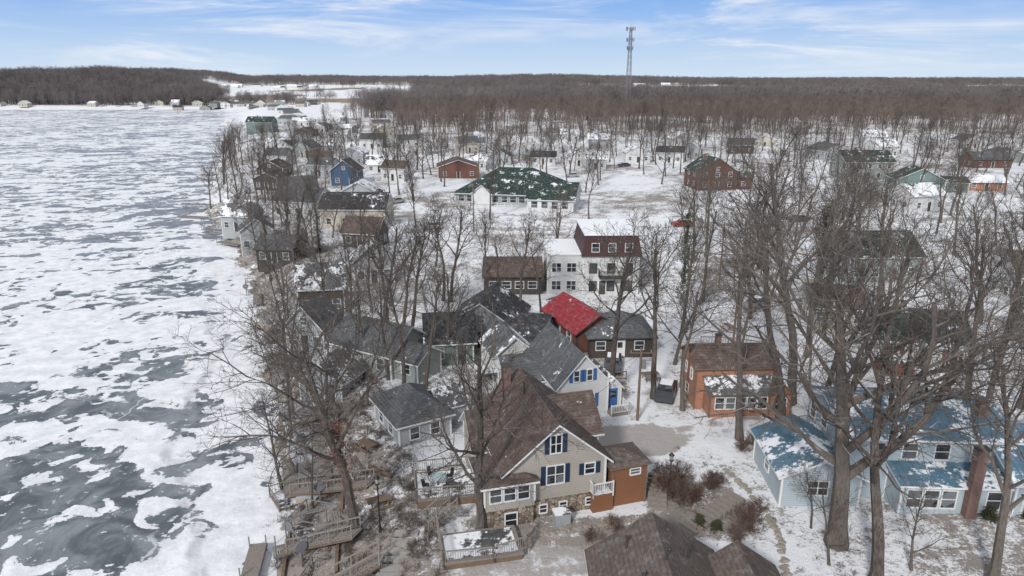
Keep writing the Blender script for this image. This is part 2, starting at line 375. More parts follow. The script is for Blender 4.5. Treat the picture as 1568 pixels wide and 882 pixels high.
b.box('roof_snow',rSnow,5.2,13.2,-0.6,10.5,8.9,9.15)
for u in (6.8,9.2,11.6): win(b,'F',-0.85,u,6.6,1.0,1.2)
for z in (0.7,3.4):
    for u in (1.3,3.5): win(b,'F',0,u,z,1.3,1.3,mull=2)
    for u in (6.6,9.2,11.8): win(b,'F',-0.6,u,z,1.0,1.35,trim=DTRIM)
b.box('dark_balcony',DTRIM,7.4,11.0,-2.0,-0.62,2.8,2.95); rail(b,[(7.4,-0.7),(7.4,-2),(11,-2),(11,-.7)],0.95,DTRIM,2.95)
door(b,'F',-0.6,8.0,0.1,mat=DTRIM)
b.done()
b=B('low_brown_building',-4.0,96,0,z=0.0); HS.append((0,100,7))
wing(b,0,8.2,0,9,2.8,1.7,'x','gable',wDk,rBrown,over=0.4,trim=DTRIM)
for u in (1.3,3.2,5.1,7.0): win(b,'F',0,u,1.0,1.2,1.0)
b.done()
b=B('green_roof_lodge',-14.5,174,-12,z=0.0); HS+= [(-7,180,12),(6,178,12),(16,172,9),(2,166,9)]
wing(b,0,28,0,19,3.2,5.2,'x','hip',wSage,rGreen,over=0.8)
for i in range(12): win(b,'F',0,1.6+i*2.25,0.9,1.5,1.5)
wing(b,20,31,-6,8,3.0,3.2,'x','gable',wWhite,rGreen,over=0.6)
for i in range(4): win(b,'F',-6,21.6+i*2.5,0.9,1.5,1.5)
rail(b,[(-1,-3),(19,-3)],1.1,TRIM,0,0.8)
wing(b,5,10,-2.2,3,3.3,2.0,'y','gable',wWhite,rGreen,over=0.5)
b.done()
def house(name,x,y,rot,w,d,zh,rise,axis,wall,roof,kind='gable',nw=3,st=1,trim=None,ext=None,ch=True,shut=None):
    b=B(name,x,y,rot); HS.append((x,y,max(w,d)*.62)); HS.append((x*.975,y*.975-2,max(w,d)*.5))
    x0=-w/2; y0=-d/2
    wing(b,x0,-x0,y0,-y0,zh,rise,axis,kind,wall,roof,over=0.45,trim=trim)
    for s_ in range(st):
        z=0.9+s_*2.7
        for i in range(nw):
            u=x0+w*(i+.5)/nw
            if s_==0 and i==nw//2: door(b,'F',y0,u,0.1,mat=DTRIM)
            else: win(b,'F',y0,u,z,1.0,1.25,shut)
        for u in (y0+d*.3,y0+d*.7): win(b,'L',x0,u,z,0.9,1.2); win(b,'R',-x0,u,z,0.9,1.2)
    if axis=='y' and rise>2.2: win(b,'F',y0,0,zh+.3,0.8,0.9)
    if ext:
        ew,ed,eh=ext
        wing(b,-x0,-x0+ew,y0+.6,y0+.6+ed,eh,1.2,'x','gable',wall,roof,over=0.35,trim=trim); win(b,'F',y0+.6,-x0+ew/2,0.9,1.1,1.1)
    if ch and R()<.45: chim(b,x0+w*.35,y0+d*.55,zh,zh+rise+.7,0.25)
    return b
house('charcoal_roof_house',-2.8,78.5,-12,8,8,3.0,2.6,'y',wGray,rCh,ext=(3.5,5,2.5),nw=3,ch=False).done()
house('charcoal_cottage',-7.2,73.0,8,5,6.5,2.8,2.2,'x',wGr2,rCh,nw=2,ch=False).done()
house('gray_porch_cottage',1.2,71.5,-20,5.5,4.5,2.5,1.6,'x',wGray,rCh,nw=2,ch=False).done()
house('sage_cottage',-14.6,70.8,-31,8.5,6.5,2.8,2.1,'x',wSage,rGray,ext=(3,4,2.3),ch=False).done()
house('small_gray_cottage',-18.5,66.5,-20,5,6,2.6,1.9,'y',wGray,rGrayS,nw=2,ch=False).done()
house('yellow_cottage',40.5,82,-10,6.5,7,2.8,1.8,'x',wCream,rBrown).done()
b=house('white_red_trim_house',43.8,70,-12,8.5,7,3.0,2.3,'x',wWhite,rGreen,shut=wRed)
b.box('red_shed_front',wRed,-4.6,-1.5,-6.2,-4.0,-1,1.3); b.box('red_shed_roof',rGrayS,-4.8,-1.3,-6.4,-3.8,1.3,1.5); b.done()
house('gray_green_house',55.5,103,3,11,9,4.0,2.8,'x',wSage,rGreen,nw=4,st=1).done()
house('pale_green_house',111,219,0,15,11,5.6,3.0,'x',wSage,rGreen,nw=5,st=2).done()
house('green_gray_house',112,190,-12,12,9,3.4,3.0,'y',wGr2,rGreen,ext=(6,7,2.8),nw=3).done()
house('red_barn',166,242,0,13,8,3.0,2.2,'x',wRust,rGray,nw=3,trim=DTRIM,ch=False).done()
house('orange_garage',131,191,-6,10,6,2.4,1.5,'x',wOr,rSnow,nw=3,trim=woodB,ch=False).done()
house('brown_green_roof_lodge',56,194,8,11,10,5.0,3.6,'y',siding('log_brown',(0.13,0.062,0.045)),rGreen,nw=3,st=2,trim=woodB,ext=(5,7,3.2)).done()
house('shore_white_house',-49,160,-15,11,9,4.0,2.6,'x',wWhite,rGray,nw=4).done()
house('shore_gray_house',-34,149,-2,14,9,4.2,2.8,'x',wCream,rCh,nw=4).done()
house('blue_cottage',-50,208,0,8,8,4.4,3.0,'y',wDB,rCh,nw=2,st=1,shut=None).done()
house('dark_lake_cabin',-42,121,-6,6.5,6,2.8,1.9,'x',wDk,rGray,trim=DTRIM).done()
house('dark_green_lake_house',-157,440,0,16,11,6,3.2,'x',wGr2,rGreen,nw=4,st=2).done()
FAR=[(-36,216,8,wWhite,rBrown),(-18,228,13,wRust,rBrown),(-12,250,9,wWhite,rSn2),(-4,262,8,wGray,rGray),(12,262,9,wWhite,rCh),(24,258,10,wWhite,rSn2),(30,246,7,wGray,rSn2),
(47,262,9,wWhite,rSn2),(60,262,10,wWhite,rCh),(72,280,9,wGray,rSn2),(96,292,10,wDk,rGray),(122,268,11,wGray,rGray),(150,282,10,wWhite,rSn2),(186,262,12,wSage,rGray),
(-62,228,9,wGray,rGray),(-80,232,9,wDk,rCh),(-70,250,8,wCream,rBrown),(-61,268,9,wGray,rSn2),(-88,262,9,wWhite,rGray),(-96,300,10,wWhite,rCh),(-80,305,9,wGray,rSn2),(-104,345,10,wGray,rGray),(-92,372,10,wWhite,rSn2),(-118,400,11,wDk,rCh),(-100,425,10,wGray,rSnow),
(-130,470,11,wWhite,rSn2),(-165,520,12,wGray,rGray),(-140,560,12,wWhite,rSnow),(-190,610,13,wCream,rGray),(-160,640,12,wWhite,rSn2),(-225,700,14,wWhite,rGray),(-40,180,8,wGray,rSn2),(-56,178,9,wRust,rGray),(-70,200,8,wDk,rCh),(-60,150,7,wGray,rGrayS),(-52,136,6,wGray,rGray),
(-28,128,7,wDk,rBrown),(-22,104,6,wGray,rSn2),(-26,90,6,wDk,rGrayS),(-24,78,5,wGray,rGray),(72,90,9,wWhite,rBrown),(62,72,8,wCream,rGrayS),(95,160,9,wWhite,rSn2),
(-40,300,9,wWhite,rSn2),(-20,310,9,wCream,rGray),(10,300,9,wWhite,rSnow),(40,320,10,wGray,rSn2),(80,330,10,wWhite,rSnow),(-50,340,10,wWhite,rGray),(-20,360,10,wGray,rSnow),(30,370,10,wWhite,rSn2),(120,330,10,wCream,rSn2),(170,330,11,wWhite,rSn2),(210,320,11,wWhite,rGray),
(-66,330,10,wWhite,rGray),(-74,400,11,wCream,rSn2),(-108,320,9,wWhite,rSn2),(-84,285,9,wSage,rGray),(-46,238,8,wWhite,rSn2),(-120,440,11,wWhite,rGray),(-150,500,12,wWhite,rSn2),(-175,570,13,wGray,rSn2),(-205,655,13,wWhite,rGray),(-240,745,14,wWhite,rSn2),(-265,790,14,wGray,rGray),(-110,620,13,wWhite,rSn2),(-90,480,12,wCream,rGray)]
for i,(x,y,w,wa,ro) in enumerate(FAR):
    house(['cottage','lake_cottage','village_house'][i%3],x,y,U(-25,25),w,w*U(.7,.9),U(2.7,4.3),U(1.8,2.8),'xy'[i%2],wa,ro,nw=3).done()
for i in range(46):
    x=-U(330,900) if i<18 else -U(262,480); y=U(913,935) if i<18 else U(880,990)
    house('far_shore_house',x,y,U(-20,20),U(9,13),8,U(3,4.5),U(2.2,3.2),'xy'[i%2],random.choice([wWhite,wGray,wCream,wDk,wSage,wWhite]),random.choice([rSn2,rGray,rGray,rCh]),nw=3,ch=False).done()
for i in range(14):
    x=U(-760,-520); y=U(1750,2000)
    house('distant_farmhouse',x,y,U(-20,20),U(12,24),11,U(4,6),U(3,4),'x',wWhite,random.choice([rSnow,rGray]),nw=3,ch=False).done()
for x,y,w in ((60,1650,26),(110,1690,20),(20,1620,22),(-280,1500,24),(340,1900,30),(420,1950,24),(900,2000,40),(500,1780,24),(620,1860,26)):
    house('distant_farmhouse',x,y,U(-20,20),w,12,6,4,'x',random.choice([wWhite,wRed,wGray]),rSn2,nw=3,ch=False).done()
# ---------------------------------------------------------------- ground
def axis(lo,hi,step,far,g):
    a=[]; v=lo
    while v<=hi: a.append(v); v+=step
    s=step; v=hi
    while v<far: s*=g; v+=s; a.append(v)
    return a
X=axis(-60,62,0.9,6500,1.045); s=0.9; v=-60
while v>-6500: s*=1.045; v-=s; X.insert(0,v)
Y=axis(-30,125,0.9,9500,1.035)
roads=[([(4.5,52.5),(9,53.5),(13.5,54),(18,55.5),(26,57),(34,62),(46,74),(62,92),(80,110),(120,125)],2.3,'track'),
 ([(4.8,51.6),(8,53),(12.5,53.5)],2.4,'gravel'),([(12,57),(14.5,62),(14.0,70),(20,84),(26,98),(27,120),(26,141)],2.0,'track'),
 ([(-20,141),(10,143),(40,141),(80,146),(150,150)],3.0,'road'),([(13,141),(0,152),(-24,168),(-40,195),(-60,260),(-100,400)],2.4,'track'),
 ([(-9,38),(-4,36.5),(3,38.5),(7,39.5)],2.6,'gravel2'),([(60,230),(20,225),(-20,240)],2.5,'track'),([(80,146),(90,200),(110,240)],2.5,'track')]
def dseg(px,py,pts):
    m=1e9
    for (a,b_),(c,d) in zip(pts,pts[1:]):
        vx,vy=c-a,d-b_; t=max(0,min(1,((px-a)*vx+(py-b_)*vy)/(vx*vx+vy*vy))); e=math.hypot(px-a-vx*t,py-b_-vy*t)
        if e<m: m=e
    return m
def fieldq(x,y): return math.sin(x*.009+2.4*math.sin(y*.004))*math.sin(y*.006+x*.002)
def openfield(x,y):
    r=x/y
    if y>1080 and y<2500 and -.44<r<-.14: return True
    if 1450<y<2400 and r>=-.14: return fieldq(x,y)>-.08
    return False
V=[];C=[]
for y in Y:
    for x in X:
        V.append((x,y,height(x,y)))
        sd=x-xs(y)
        r=0.52+0.20*math.sin(x*.11+1)*math.cos(y*.09)+.08*math.sin(x*.31)*math.sin(y*.27); g=0; f=0
        if -1<sd<13 and y<150: r=1.0-.03*sd
        elif y>60: r+=.04
        if y>600: r=0.3
        if -70<x<160 and -30<y<270:
            for pts,w,k in roads:
                d=dseg(x,y,pts)
                if d<w+1.2:
                    t=1-ss((d-w+.5)/1.7)
                    rut=.3*math.exp(-((abs(d)-.8)/.35)**2)
                    if k=='track': r=r*(1-t)+0.30*t; g=max(g,(.36+rut)*t)
                    elif k=='gravel': g=max(g,t)
                    elif k=='gravel2': g=max(g,.70*t)
                    else: g=max(g,(.5+rut)*t); r=r*(1-t)+.2*t
            if abs(x-3)<6 and abs(y-41)<1.8: r=max(r,.8)
            if math.hypot(x-13.5,(y-43.5))<4: r=.9
        if y>290 and x>-70-(y-290)*.25: f=min(1,(y-290)/120)*.5
        if y>915 and x<-330: f=.6
        if y>1080:
            f=.62
            if openfield(x,y): f=.95 if (y<1350 and x<-.2*y) or fieldq(x*1.7+400,y*1.4)>.45 else 0.0
        C.append((r,g,f,1))
nx=len(X)
F=[(j*nx+i,j*nx+i+1,(j+1)*nx+i+1,(j+1)*nx+i) for j in range(len(Y)-1) for i in range(nx-1)]
me=bpy.data.meshes.new('ground'); me.from_pydata(V,[],F)
ca=me.color_attributes.new('mask','FLOAT_COLOR','POINT'); ca.data.foreach_set('color',[q for c in C for q in c])
for p in me.polygons: p.use_smooth=True
g=link(bpy.data.objects.new('ground',me))
m,nt,b=newmat('snowy_ground',0.85,0.25)
geo=nd(nt,'ShaderNodeNewGeometry'); P=geo.outputs['Position']
at=nd(nt,'ShaderNodeAttribute'); at.attribute_name='mask'; sp=nd(nt,'ShaderNodeSeparateColor'); nt.links.new(at.outputs['Color'],sp.inputs[0])
n1=noise(nt,P,0.22,6,0.62); n2=noise(nt,P,1.6,6,0.7); n3=noise(nt,P,5.5,4,0.75)
s=mth(nt,'ADD',mth(nt,'ADD',mth(nt,'MULTIPLY',n1,0.36),mth(nt,'MULTIPLY',n2,0.32)),mth(nt,'MULTIPLY',n3,0.32))
t=mth(nt,'SUBTRACT',0.668,mth(nt,'MULTIPLY',sp.outputs[0],0.27))
lm=ramp(nt,s,mth(nt,'SUBTRACT',t,0.03),mth(nt,'ADD',t,0.045))
lc=mixc(nt,noise(nt,P,2.5,4),(0.085,0.06,0.043),(0.28,0.225,0.175))
sn=mixc(nt,noise(nt,P,0.6,4),(0.71,0.715,0.735),(0.85,0.855,0.875))
c=mixc(nt,mth(nt,'MULTIPLY',lm,0.85),sn,lc)
gc=mixc(nt,noise(nt,P,5,5,0.7),(0.20,0.165,0.145),(0.43,0.38,0.34))
gt=mth(nt,'SUBTRACT',0.78,mth(nt,'MULTIPLY',sp.outputs[1],0.46))
gs=mth(nt,'ADD',mth(nt,'MULTIPLY',noise(nt,P,0.5,5,0.6),0.55),mth(nt,'MULTIPLY',n2,0.45))
gm=mth(nt,'MULTIPLY',ramp(nt,gs,mth(nt,'SUBTRACT',gt,0.08),mth(nt,'ADD',gt,0.06)),ramp(nt,sp.outputs[1],0.02,0.25))
c=mixc(nt,mth(nt,'MULTIPLY',gm,0.8),c,gc)
fc=mixc(nt,noise(nt,P,0.02,5),(0.22,0.16,0.11),(0.38,0.30,0.21))
fn=noise(nt,P,0.05,6,0.65); ft=mth(nt,'SUBTRACT',0.85,mth(nt,'MULTIPLY',sp.outputs[2],0.55))
fm=ramp(nt,fn,mth(nt,'SUBTRACT',ft,0.1),mth(nt,'ADD',ft,0.1))
c=mixc(nt,fm,c,fc)
nt.links.new(c,b.inputs['Base Color']); bump(nt,b,mth(nt,'ADD',n2,mth(nt,'MULTIPLY',n3,0.5)),0.7,0.18)
me.materials.append(m)
# ---------------------------------------------------------------- lake
lx=[-3000,-1200,-600,-300,-150,-100,-60,-40,-20,0]; ly=[-30,0,20,40,60,80,120,200,400,950]
V=[(x,y,-4) for y in ly for x in lx]; n=len(lx)
F=[(j*n+i,j*n+i+1,(j+1)*n+i+1,(j+1)*n+i) for j in range(len(ly)-1) for i in range(n-1)]
me=bpy.data.meshes.new('frozen_lake'); me.from_pydata(V,[],F); link(bpy.data.objects.new('frozen_lake',me))
m,nt,b=newmat('lake_ice',0.5,0.4)
geo=nd(nt,'ShaderNodeNewGeometry'); P=geo.outputs['Position']; sx=nd(nt,'ShaderNodeSeparateXYZ'); nt.links.new(P,sx.inputs[0])
w0=noise(nt,P,0.018,4,0.5,0.3)
w1=noise(nt,mapping(nt,P,(0.07,0.115,1)),1.0,5,0.5,0.9)
w2=noise(nt,P,0.34,4,0.5,0.9); w3=noise(nt,P,1.6,4,0.6)
s=mth(nt,'ADD',mth(nt,'ADD',mth(nt,'MULTIPLY',w1,0.48),mth(nt,'MULTIPLY',w2,0.42)),mth(nt,'MULTIPLY',w3,0.10))
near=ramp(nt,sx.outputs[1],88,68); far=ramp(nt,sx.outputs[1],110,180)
shore=mth(nt,'ADD',sx.outputs[0],mth(nt,'MULTIPLY',sx.outputs[1],0.40))
sh=ramp(nt,shore,-9,-3)
thr=mth(nt,'ADD',mth(nt,'ADD',0.465,mth(nt,'MULTIPLY',near,0.055)),mth(nt,'MULTIPLY',far,0.022))
thr=mth(nt,'ADD',thr,mth(nt,'MULTIPLY',mth(nt,'SUBTRACT',w0,0.5),0.18))
thr=mth(nt,'SUBTRACT',thr,mth(nt,'MULTIPLY',sh,0.06))
bare=ramp(nt,s,mth(nt,'ADD',thr,0.004),mth(nt,'SUBTRACT',thr,0.005))
halo=ramp(nt,s,mth(nt,'ADD',thr,0.03),thr)
ice=mixc(nt,ramp(nt,noise(nt,P,0.24,7,0.6,0.9),0.36,0.66),(0.075,0.09,0.10),(0.235,0.255,0.27))
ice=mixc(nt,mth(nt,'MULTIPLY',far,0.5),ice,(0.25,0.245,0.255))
ice=mixc(nt,ramp(nt,noise(nt,P,0.9,6,0.65,.5),0.60,0.68),ice,(0.66,0.67,0.69))
snw=mixc(nt,ramp(nt,noise(nt,P,0.5,7,0.65),0.35,0.65),(0.68,0.69,0.71),(0.87,0.87,0.89))
snw=mixc(nt,mth(nt,'MULTIPLY',halo,0.25),snw,(0.5,0.51,0.53))
c=mixc(nt,bare,snw,ice)
sn2=mth(nt,'ADD',mth(nt,'ADD',shore,mth(nt,'MULTIPLY',mth(nt,'SINE',mth(nt,'MULTIPLY',sx.outputs[1],0.13)),1.6)),mth(nt,'MULTIPLY',w1,9))
chn=mth(nt,'MULTIPLY',ramp(nt,mth(nt,'ABSOLUTE',mth(nt,'ADD',sn2,2.4)),0.9,0.2),ramp(nt,sx.outputs[1],108,96))
chn=mth(nt,'MULTIPLY',chn,ramp(nt,noise(nt,P,.5,4,.6),.38,.56))
c=mixc(nt,mth(nt,'MULTIPLY',chn,0.55),c,(0.30,0.31,0.32))
vc=nd(nt,'ShaderNodeTexVoronoi'); vc.feature='DISTANCE_TO_EDGE'; vc.inputs['Scale'].default_value=.045
wv=nd(nt,'ShaderNodeVectorMath'); wv.operation='ADD'; nz=nd(nt,'ShaderNodeTexNoise'); nz.inputs['Scale'].default_value=.12; nz.inputs['Detail'].default_value=5; nt.links.new(P,nz.inputs['Vector'])
sv=nd(nt,'ShaderNodeVectorMath'); sv.operation='SCALE'; sv.inputs['Scale'].default_value=14; nt.links.new(nz.outputs['Color'],sv.inputs[0]); nt.links.new(P,wv.inputs[0]); nt.links.new(sv.outputs[0],wv.inputs[1]); nt.links.new(wv.outputs[0],vc.inputs['Vector'])
cr=mth(nt,'MULTIPLY',ramp(nt,vc.outputs['Distance'],.012,.004),ramp(nt,noise(nt,P,.08,2),.48,.56))
c=mixc(nt,mth(nt,'MULTIPLY',cr,.55),c,(0.75,0.76,0.78))
nt.links.new(c,b.inputs['Base Color'])
rr=nd(nt,'ShaderNodeMapRange'); nt.links.new(bare,rr.inputs[0]); rr.inputs[3].default_value=0.85; rr.inputs[4].default_value=0.36; nt.links.new(rr.outputs[0],b.inputs['Roughness'])
bump(nt,b,mth(nt,'ADD',mth(nt,'MULTIPLY',bare,-1.0),w3),0.6,0.12)
me.materials.append(m)
# ---------------------------------------------------------------- trees
def tree_mesh(name,seed,H=20,r0=0.35,clear=0.35,spread=0.38,nk=(10,8,6,5),lean=(0,0),mat=None,depth=4,up=0.5,wig=1.0,sides=(7,5,4,3,3),tw=1.0,ang=(38,62),lim=(.42,.68)):
    rnd=random.Random(seed); V=[];F=[]
    def ring(p,d,r,n):
        u=d.orthogonal().normalized(); w=d.cross(u); i=len(V)
        for k in range(n):
            t=2*math.pi*k/n; V.append(tuple(p+(u*math.cos(t)+w*math.sin(t))*r))
        return i
    nseg=(9,6,4,3,2); wg=(0.07,0.17,0.22,0.27,0.27)
    def grow(p,d,L,r,lv):
        n=nseg[lv]; s_=sides[lv]; pts=[]
        dd=d.copy(); pp=p.copy(); prev=None
        re=r*(0.30 if lv<2 else 0.45)
        for i in range(n+1):
            rr=r+(re-r)*(i/n)**(0.8)
            if lv==0 and i==0: rr*=1.35
            k=ring(pp,dd,rr,s_)
            if prev is not None:
                for q in range(s_): F.append((prev+q,prev+(q+1)%s_,k+(q+1)%s_,k+q))
            prev=k; pts.append((pp.copy(),dd.copy(),rr))
            a=wg[lv]*wig
            dd=(dd+Vector((rnd.gauss(0,a),rnd.gauss(0,a),rnd.gauss(0,a*.6)+ (0.05 if lv==0 else up*0.16)))).normalized()
            pp=pp+dd*(L/n)
        if lv>=depth: return
        nc=nk[lv]; az=rnd.random()*6.28
        for c in range(nc):
            if lv==0: t=clear/0.8+(1-clear/0.8)*((c+rnd.random()*.6)/nc)
            else: t=0.22+0.78*((c+rnd.random())/nc)
            t=min(.999,t); i=int(t*n); fr=t*n-i
            a=pts[i]; e=pts[min(i+1,n)]; q=a[0].lerp(e[0],fr); rr=a[2]+(e[2]-a[2])*fr
            az+=2.4+rnd.gauss(0,.4)
            u=a[1].orthogonal().normalized(); w=a[1].cross(u); side=u*math.cos(az)+w*math.sin(az)
            if lv==0:
                an=math.radians(rnd.uniform(*ang)-18*t); Lc=H*spread*(1.15-0.62*(t-clear)/(1-clear))*rnd.uniform(.75,1.15)
                rc=rr*rnd.uniform(*lim)
            else:
                an=math.radians(rnd.uniform(28,64)); Lc=L*rnd.uniform(.36,.62)*(1.1-.45*t); rc=rr*rnd.uniform(.45,.65)
            rc=max(rc,(0,0.03,0.02,0.013,0.010)[lv+1]*tw)
            grow(q,(a[1]*math.cos(an)+side*math.sin(an)).normalized(),Lc,rc,lv+1)
    grow(Vector((0,0,-0.6)),Vector((lean[0],lean[1],1)).normalized(),H*0.8,r0,0)
    me=bpy.data.meshes.new(name); me.from_pydata(V,[],F); me.materials.append(mat or BARK)
    return me
def put(me,x,y,s=1,rz=None,name='bare_tree',z=None,sz=None,dz=-0.1):
    o=bpy.data.objects.new(name,me); link(o)
    o.location=(x,y,(height(x,y) if z is None else z)+dz); o.rotation_euler=(0,0,U(0,6.28) if rz is None else rz)
    o.scale=(s,s,sz or s); return o
put(tree_mesh('oak_a',11,22.5,0.72,0.24,0.62,(13,10,8,4),(0.02,0),up=.25,ang=(46,76),tw=1.2,lim=(.48,.76)),22.0,39.2,1,0)
put(tree_mesh('oak_b',12,20,0.45,0.36,0.52,(11,9,6,4),(0.08,0.05),up=.3,ang=(42,70),tw=1.2,lim=(.45,.72)),22.6,35.2,1,0)
put(tree_mesh('oak_c',13,18,0.34,0.28,0.50,(11,9,6,4),(0.16,0.02),up=.3,ang=(42,70),tw=1.2),29.5,35,1,0)
put(tree_mesh('maple_a',14,17.5,0.38,0.24,0.44,(12,9,6,4),(0.0,0),up=.42,ang=(40,62),tw=1.1,lim=(.45,.72)),-2.25,40.6,1,0)
put(tree_mesh('oak_d',15,18.5,0.45,0.30,0.56,(12,9,7,4),(-0.16,0.10),up=.25,ang=(48,76),tw=1.15,lim=(.45,.72)),-11,41.8,1,0)
tall=[tree_mesh('tall_tree_%d'%i,20+i,21,0.36,0.36+.05*(i%3),0.33,(10,7,6,4),(0.03*(i%3-1),0),tw=1.35,lim=(.45,.72)) for i in range(5)]
mid=[tree_mesh('mid_tree_%d'%i,40+i,18,0.29,0.22+.06*(i%3),0.42,(10,7,5,4),ang=(42,70),up=.4,tw=1.35) for i in range(5)]
L=[(9.8,61.4,21,0),(14,61.5,20,1),(16.3,59,16,2),(20,53.4,21,3),(24.4,56.2,26,4),(27,60,30,0),(-10.9,63,15,2),(-9,64.5,15,3),
 (-15.9,79.5,17,0),(-15,79,17,1),(-13.4,78,16,4),(-12.4,79,17,3),(-9.8,93,17,2),(-8.7,92.5,17,0),(-4,96,14,1),(.7,81,17,4),(34,116,19,2),(40,107,21,0),(20.5,78,17,1),
 (33,71,22,0),(41,84,24,2),(44,60,20,1),(47,57,20,2),(54,70,21,0),(49,86,20,3),(31,84,18,0),(35,50.5,20,2),(41,54,20,1),(58,80,20,4),
 (27,92,18,2),(45,96,20,1),(38,92,19,0),(52,98,20,4),(29,58,19,3),(37,76,18,2),(38,65,19,1)]
for x,y,h,i in L: put(tall[i],x,y,h/21*U(.95,1.05))
L=[(-20,52,11),(-21,58,11),(-22,62,12),(-24,68,13),(-26,74,13),(-28,80,13),(-30,86,12),(-24,84,13),(-19,88,14),(-33,94,13),(-28,98,14),(-36,103,14),(-33,110,13),
 (-41,112,13),(-45,124,14),(-40,130,15),(-50,130,14),(-20,80,14),(-55,142,15),(-60,152,15),(-66,160,15),(-50,150,16),(-72,172,16),(-80,186,15),(-64,176,15),(-14,60,11),(-16,47.5,8),(-7,70,14),
 (25.5,36.5,7),(21,41,6),(20.6,37.2,7),(-17,56,10),(-13,66,13),(-2,86,13),(4,88,12),(18,70,14),(-18.5,62,11),(-16,69,13)]
for i,(x,y,h) in enumerate(L): put(mid[i%5],x,y,h/18)
pts=[]
def ok(x,y,md):
    for a,c,r in HS:
        if math.hypot(x-a,y-c)<r: return False
    for a,c in pts:
        if math.hypot(x-a,y-c)<md: return False
    return True
for k in range(6000):
    y=U(98,330); x=U(-150,230)
    if x<xs(y)+3 or x>y*.85+10: continue
    pr=0.35
    if x<-18 and y<150: pr=.5
    if x<xs(y)+35: pr=.6
    if -18<x<30 and y<170: pr=.05
    if 30<x and y<150: pr=.55
    if y>200: pr=.45
    if 150<y<200 and x>-15: pr=.14
    if R()>pr or not ok(x,y,6.5 if x<-30 else 8): continue
    if min(dseg(x,y,r[0]) for r in roads)<2.5: continue
    pts.append((x,y))
    if len(pts)>310: break
for x,y in pts:
    put((tall if R()<.6 else mid)[int(R()*5)],x,y,U(.65,.92)*(0.9 if y<200 else 1.02),sz=None)
def scatter(name,meshes,items):
    col=bpy.data.collections.new(name+'_templates')
    for i,me in enumerate(meshes):
        o=bpy.data.objects.new('%s_t%02d'%(name,i),me); col.objects.link(o)
    pm=bpy.data.meshes.new(name); pm.from_pydata([i[0] for i in items],[],[])
    a=pm.attributes.new('rz','FLOAT_VECTOR','POINT'); a.data.foreach_set('vector',[q for i in items for q in (0,0,i[1])])
    a=pm.attributes.new('sc','FLOAT_VECTOR','POINT'); a.data.foreach_set('vector',[q for i in items for q in i[2]])
    a=pm.attributes.new('ix','INT','POINT'); a.data.foreach_set('value',[i[3] for i in items])
    o=link(bpy.data.objects.new(name,pm))
    ng=bpy.data.node_groups.new(name,'GeometryNodeTree'); ng.interface.new_socket('G',in_out='INPUT',socket_type='NodeSocketGeometry'); ng.interface.new_socket('G',in_out='OUTPUT',socket_type='NodeSocketGeometry')
    N=ng.nodes; I=N.new('NodeGroupInput'); O=N.new('NodeGroupOutput'); ip=N.new('GeometryNodeInstanceOnPoints'); ci=N.new('GeometryNodeCollectionInfo')
    ci.inputs['Collection'].default_value=col; ci.inputs['Separate Children'].default_value=True; ci.inputs['Reset Children'].default_value=True
    def na(n_,t_):
        q=N.new('GeometryNodeInputNamedAttribute'); q.data_type=t_; q.inputs[0].default_value=n_; return q.outputs[0]
    K=ng.links; K.new(I.outputs[0],ip.inputs['Points']); K.new(ci.outputs[0],ip.inputs['Instance']); ip.inputs['Pick Instance'].default_value=True
    K.new(na('ix','INT'),ip.inputs['Instance Index']); K.new(na('rz','FLOAT_VECTOR'),ip.inputs['Rotation']); K.new(na('sc','FLOAT_VECTOR'),ip.inputs['Scale'])
    K.new(ip.outputs[0],O.inputs[0])
    md=o.modifiers.new('scatter','NODES'); md.node_group=ng
    return o
wt=[tree_mesh('wood_tree_%d'%i,60+i,21,0.28,0.32+.06*(i%3),0.27,(10,6,5),mat=BARKW,depth=3,sides=(5,3,3,3,3),tw=2.3) for i in range(5)]
items=[]
for k in range(14000):
    y=290+(620-290)*math.sqrt(R()); x=U(-130,y*.95)
    lim=-60-(y-290)*.12
    if x<lim and R()>.12: continue
    if x<xs(y)+5: continue
    if y<420 and R()>(y-270)/190: continue
    if math.sin(x*.03+1.3)*math.sin(y*.028+x*.01)>.45: continue
    s=U(.7,1.08); items.append(((x,y,height(x,y)-.2),U(0,6.28),(s,s,s*U(.9,1.15)),int(R()*5)))
    if len(items)>2500: break
scatter('woodland',wt,items)
def clump(seed,n=14,W=34):
    rnd=random.Random(seed); V=[];F=[]
    for k in range(n):
        cx=rnd.uniform(-W/2,W/2); cy=rnd.uniform(-W/2,W/2); h=rnd.uniform(15,25)
        def bl(a,c,r):
            d=(c-a).normalized(); u=d.orthogonal().normalized()*r; w=d.cross(u)
            i=len(V)
            for q in (a+u,a-u*.5+w*.87,a-u*.5-w*.87,c): V.append(tuple(q))
            F.extend([(i,i+1,i+3),(i+1,i+2,i+3),(i+2,i,i+3)])
        bl(Vector((cx,cy,-1)),Vector((cx,cy,h)),.34)
        for j in range(50):
            t=rnd.uniform(.3,.95); a=rnd.uniform(0,6.28); p=Vector((cx,cy,h*t)); l=h*.30*(1.15-t)*rnd.uniform(.6,1.2)+1
            rd=rnd.uniform(0,.75)*l; p=p+Vector((math.cos(a)*rd,math.sin(a)*rd,rd*.7)); a+=rnd.uniform(-.8,.8)
            bl(p,p+Vector((math.cos(a)*l*.7,math.sin(a)*l*.7,l*rnd.uniform(.4,1.0))),.14)
    me=bpy.data.meshes.new('clump'); me.from_pydata(V,[],F); me.materials.append(BARKHAZE); return me
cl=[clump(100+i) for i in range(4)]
items=[]
def addc(x,y,s,zs=1):
    items.append(((x,y,height(x,y)-.3),U(0,6.28),(s,s,U(.82,1.15)*zs),int(R()*4)))
